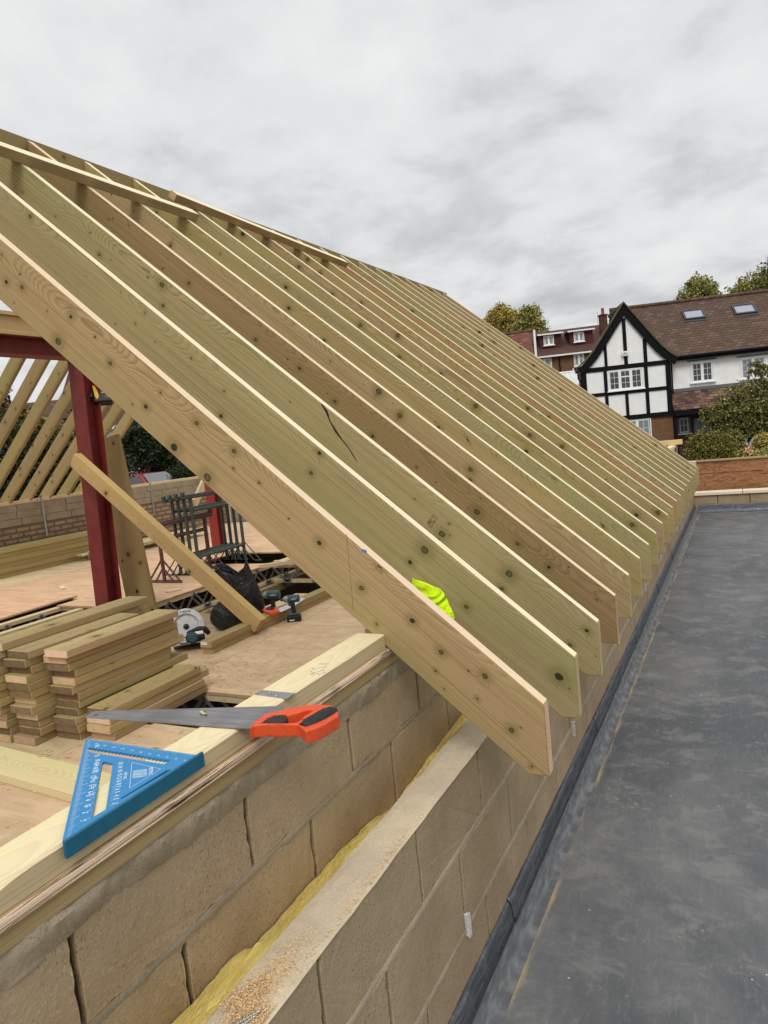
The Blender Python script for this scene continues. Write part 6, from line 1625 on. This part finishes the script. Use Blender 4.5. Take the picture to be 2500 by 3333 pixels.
# ================================================================== TREES AND SHRUBS
def foliage(name, mat, clumps, n, size, parent, seed=1, M=None, flat=.0):
    r = random.Random(seed); vs = []; fs = []; tot = sum(c[3] ** 2 for c in clumps)
    for (cx_, cy_, cz_, rad, *sq_) in clumps:
        k = int(n*rad*rad/tot); sz = sq_[0] if sq_ else 1.0
        subs = [Vector((r.gauss(0, 1), r.gauss(0, 1), r.gauss(0, 1))).normalized()*rad*r.uniform(.45, 1.0) for _ in range(max(5, int(k/26)))]
        for _ in range(k):
            s_ = r.choice(subs); c = Vector((cx_, cy_, cz_)) + Vector((s_.x, s_.y, s_.z*sz)) + Vector((r.gauss(0, 1), r.gauss(0, 1), r.gauss(0, 1)))*rad*.13
            l = size*r.uniform(.6, 1.3); d = Vector((r.gauss(0, 1), r.gauss(0, 1), r.gauss(0, .7))).normalized(); e = d.orthogonal().normalized(); e = (Matrix.Rotation(r.uniform(0, 6.28), 3, d) @ e)*l*.42; d = d*l
            i = len(vs); vs += [c-d*.5, c+e*.9, c+d*.5, c-e*.9]; fs.append((i, i+1, i+2, i+3))
    me = bpy.data.meshes.new(name); me.from_pydata([tuple(v) for v in vs], [], fs); me.materials.append(mat)
    o = bpy.data.objects.new(name, me); COL.objects.link(o); o.parent = parent
    return o
def tree(base, clumps, n, size, mat, label, cat='tree', trunk=.16, name='tree', seed=1, limbs=True, bare=0, zfork=.45):
    root = empty(name, loc=base, label=label, cat=cat)
    r = random.Random(seed); b = MB()
    top = max(c[2] for c in clumps); fork = Vector((0, 0, top*zfork)); fork.x += r.uniform(-.1, .1)
    b.tube([(0, 0, -.3), (0.02, 0, fork.z*.5), fork], [trunk*1.2, trunk, trunk*.85], 9)
    for c in clumps:
        C_ = Vector(c[:3]); mid = fork.lerp(C_, .5)+Vector((r.uniform(-.15, .15), r.uniform(-.15, .15), .1)); b.tube([fork, mid, C_], [trunk*.5, trunk*.3, trunk*.12], 6)
        for _ in range(5+bare):
            e = C_+Vector((r.gauss(0, 1), r.gauss(0, 1), r.gauss(0, 1))).normalized()*c[3]*r.uniform(.8, 1.12 if bare else .95); b.tube([C_, C_.lerp(e, .5)+Vector((r.uniform(-.1, .1), r.uniform(-.1, .1), r.uniform(-.05, .1)))*c[3], e], [trunk*.12, trunk*.07, trunk*.02], 4)
    b.build('trunk', M_bark, root)
    foliage('crown', mat, clumps, n, size, root, seed)
    return root
def atd(u, v, d): return PD(u, v, d)
def mktree(pts, d, gzv, n, size, mat, label, **k):
    """pts: (u, v, radius in metres) crown lobes at distance d"""
    P0_ = atd(pts[0][0], pts[0][1], d); base = Vector((P0_.x, P0_.y, gzv)); cl = []
    for i, (u, v, rad, *q) in enumerate(pts):
        w = atd(u, v, d*(1+(q[0] if q else 0)))-base; cl.append((w.x, w.y, w.z, rad))
    return tree(base, cl, n, size, mat, label, **k)
mktree([(1640, 1050, 1.5), (1600, 1060, 1.0), (1668, 1085, 1.2), (1690, 1040, .9), (1625, 1025, 1.0)], 62, -1, 9000, .19, M_leafgold, 'yellow autumn tree rising behind the rafters', seed=11, bare=3)
mktree([(1725, 1045, 1.3), (1712, 1075, 1.3), (1742, 1080, 1.1), (1720, 1025, .8)], 60, -1, 9000, .18, M_leafgreen, 'small green tree right of the yellow one', seed=12, bare=2)
mktree([(2272, 948, 1.25), (2235, 968, .8), (2308, 965, .95), (2262, 925, .7), (2300, 935, .7), (2250, 985, 1.0), (2330, 980, .5)], 56, -1, 5200, .17, M_leafgreen, 'round green tree showing over the brown roof ridge', seed=13, bare=3)
mktree([(2455, 935, 1.3), (2410, 945, .8), (2500, 912, 1.0), (2440, 960, 1.1), (2520, 950, 1.3), (2385, 962, .5)], 52, -1, 6500, .17, M_leafgold if False else M_leafgreen, 'yellowish green tree over the right end of the ridge', seed=14, bare=3)
bt = mktree([(2500, 858, .9), (2530, 880, 1.2)], 50, -1, 70, .22, M_leafdark, 'nearly bare dark branches above the right-hand tree', seed=15, bare=16)
# shrubs in the front garden
mktree([(2405, 1335, .75), (2350, 1365, .50), (2450, 1305, .75), (2480, 1375, .62), (2305, 1352, .30), (2420, 1385, .5), (2503, 1290, .5), (2365, 1335, .42), (2450, 1262, .20), (2425, 1300, .36), (2520, 1340, .8), (2345, 1392, .32), (2488, 1250, .22)], 23, -2.9, 22000, .075, M_leafshrub, 'large spreading olive-green shrub at the right edge before the house', cat='shrub', name='shrub', trunk=.10, seed=21, bare=2, zfork=.35)
mktree([(2462, 1195, .25), (2485, 1215, .3), (2445, 1215, .18)], 22.6, -2.9, 900, .075, M_leafshrub, 'thin upright shrub shoots above the large shrub', cat='shrub', name='shrub', trunk=.04, seed=26, zfork=.8)
mktree([(2300, 1455, .50), (2280, 1475, .45), (2325, 1450, .45), (2350, 1480, .45), (2275, 1450, .35), (2300, 1500, .55), (2345, 1510, .5)], 20, -2.9, 17000, .055, M_leafbox, 'rounded clipped bush with yellowing leaves above the hoarding', cat='shrub', name='shrub', trunk=.07, seed=22, zfork=.3)
mktree([(2395, 1470, .42), (2375, 1500, .45), (2410, 1505, .4), (2385, 1440, .35)], 20.6, -2.9, 11000, .06, M_leafshrub, 'dark green shrub between the clipped bush and the blue car', cat='shrub', name='shrub', trunk=.07, seed=23, zfork=.3)
mktree([(2492, 1450, .36), (2480, 1435, .24), (2510, 1470, .4)], 19.5, -2.9, 4500, .06, M_leafgold, 'yellow-leaved bush at the right edge beside the blue car', cat='shrub', name='shrub', trunk=.05, seed=24, zfork=.3)
mktree([(2470, 1492, .25), (2440, 1496, .2), (2500, 1490, .3), (2418, 1490, .2)], 18.5, -2.9, 4500, .05, M_leafgreen, 'low plants and flowers just over the hoarding', cat='plant', name='garden_plants', trunk=.03, seed=25, zfork=.3)
b = MB(); r = random.Random(8)
for k in range(60):
    p = PD(2438+r.gauss(0, 7), 1466+r.gauss(0, 8), 18.3); s_ = .028
    d = Vector((r.gauss(0, 1), r.gauss(0, 1), r.gauss(0, 1))).normalized()*s_; e = d.orthogonal().normalized()*s_; b.face([b.bm.verts.new(p+v) for v in (-d, e, d, -e)])
b.tube([PD(2438, 1470, 18.3), (PD(2438, 1470, 18.3).x, PD(2438, 1470, 18.3).y, -2.9)], .01, 5)
tag(b.build('flower_cluster', leafmat('petals', (.45, .06, .05), (.60, .35, .30), (.75, .60, .15))), 'pink and yellow flowers beside the blue car', 'flowers')
# greenery beyond the far wall
mktree([(40, 1520, 1.0), (90, 1560, 1.1), (30, 1440, .9), (140, 1500, 1.0), (-30, 1560, 1.2)], 21, -3.2, 12000, .10, M_leafdark, 'dark bush behind the far rafters at the left edge', cat='shrub', name='shrub', trunk=.08, seed=31, zfork=.3)
mktree([(130, 1440, .8), (165, 1480, .9), (200, 1530, 1.0), (110, 1400, .6), (230, 1560, .9), (185, 1420, .6)], 22, -3.2, 13000, .10, M_leafshrub, 'green bush with small white flowers behind the far rafters', cat='shrub', name='shrub', trunk=.08, seed=32, zfork=.3)
mktree([(50, 1395, .7), (10, 1400, .8), (90, 1370, .5), (20, 1350, .5)], 24, -3.2, 8000, .10, M_leafrust, 'rust-tinged bush at the top left behind the far rafters', cat='shrub', name='shrub', trunk=.07, seed=33, zfork=.4)
mktree([(250, 1480, .9), (280, 1560, 1.0), (330, 1590, .9), (240, 1400, .6), (370, 1540, .7)], 23, -3.2, 12000, .10, M_leafdark, 'dark shrub behind the red post and tilted board', cat='shrub', name='shrub', trunk=.08, seed=34, zfork=.3)
mktree([(455, 1420, 1.1), (480, 1440, .9), (430, 1450, .9), (470, 1395, .8), (500, 1420, .6), (415, 1480, .6), (495, 1480, .5), (440, 1500, .6), (470, 1475, .7), (425, 1440, .6)], 33, -3.2, 9000, .13, M_leafdark, 'thin dark tree in front of the pale house, over the red car', seed=35, bare=3, trunk=.13, zfork=.55)
mktree([(520, 1470, .9), (545, 1490, .9), (535, 1515, .9), (510, 1500, .8), (560, 1465, .6), (520, 1450, .7), (550, 1520, .7), (500, 1510, .6)], 34, -3.2, 12000, .12, M_leafdark, 'dense dark bush between the thin tree and the white front', cat='shrub', name='shrub', trunk=.08, seed=36, zfork=.3)
mktree([(607, 1545, .55), (590, 1555, .5), (625, 1558, .5), (607, 1575, .6)], 27, -3.2, 9000, .06, M_leafdark, 'round clipped dark bush right of the red car', cat='shrub', name='shrub', trunk=.05, seed=37, zfork=.3)
mktree([(4, 1265, .7), (-12, 1290, .8), (6, 1310, .5)], 38, -3.2, 900, .16, M_leafdark, 'sparse dark twigs at the left picture edge', seed=38, bare=6)

# far-off garden trees as a low belt towards the horizon
b_ = empty('tree_belt', label='low distant belt of trees along the horizon', cat='trees'); b_['kind'] = 'stuff'
r = random.Random(4); cl = [(math.cos(a)*160, math.sin(a)*160, r.uniform(-1, 1.2), r.uniform(4, 6)) for a in [R(20+k*2.2) for k in range(70)]]
o = foliage('tree_belt', M_leafdark, cl, 26000, 1.1, b_, 9); o['kind'] = 'stuff'
bpy.data.objects.remove(b_); tag(o, 'low distant belt of trees along the horizon', 'trees', kind='stuff')
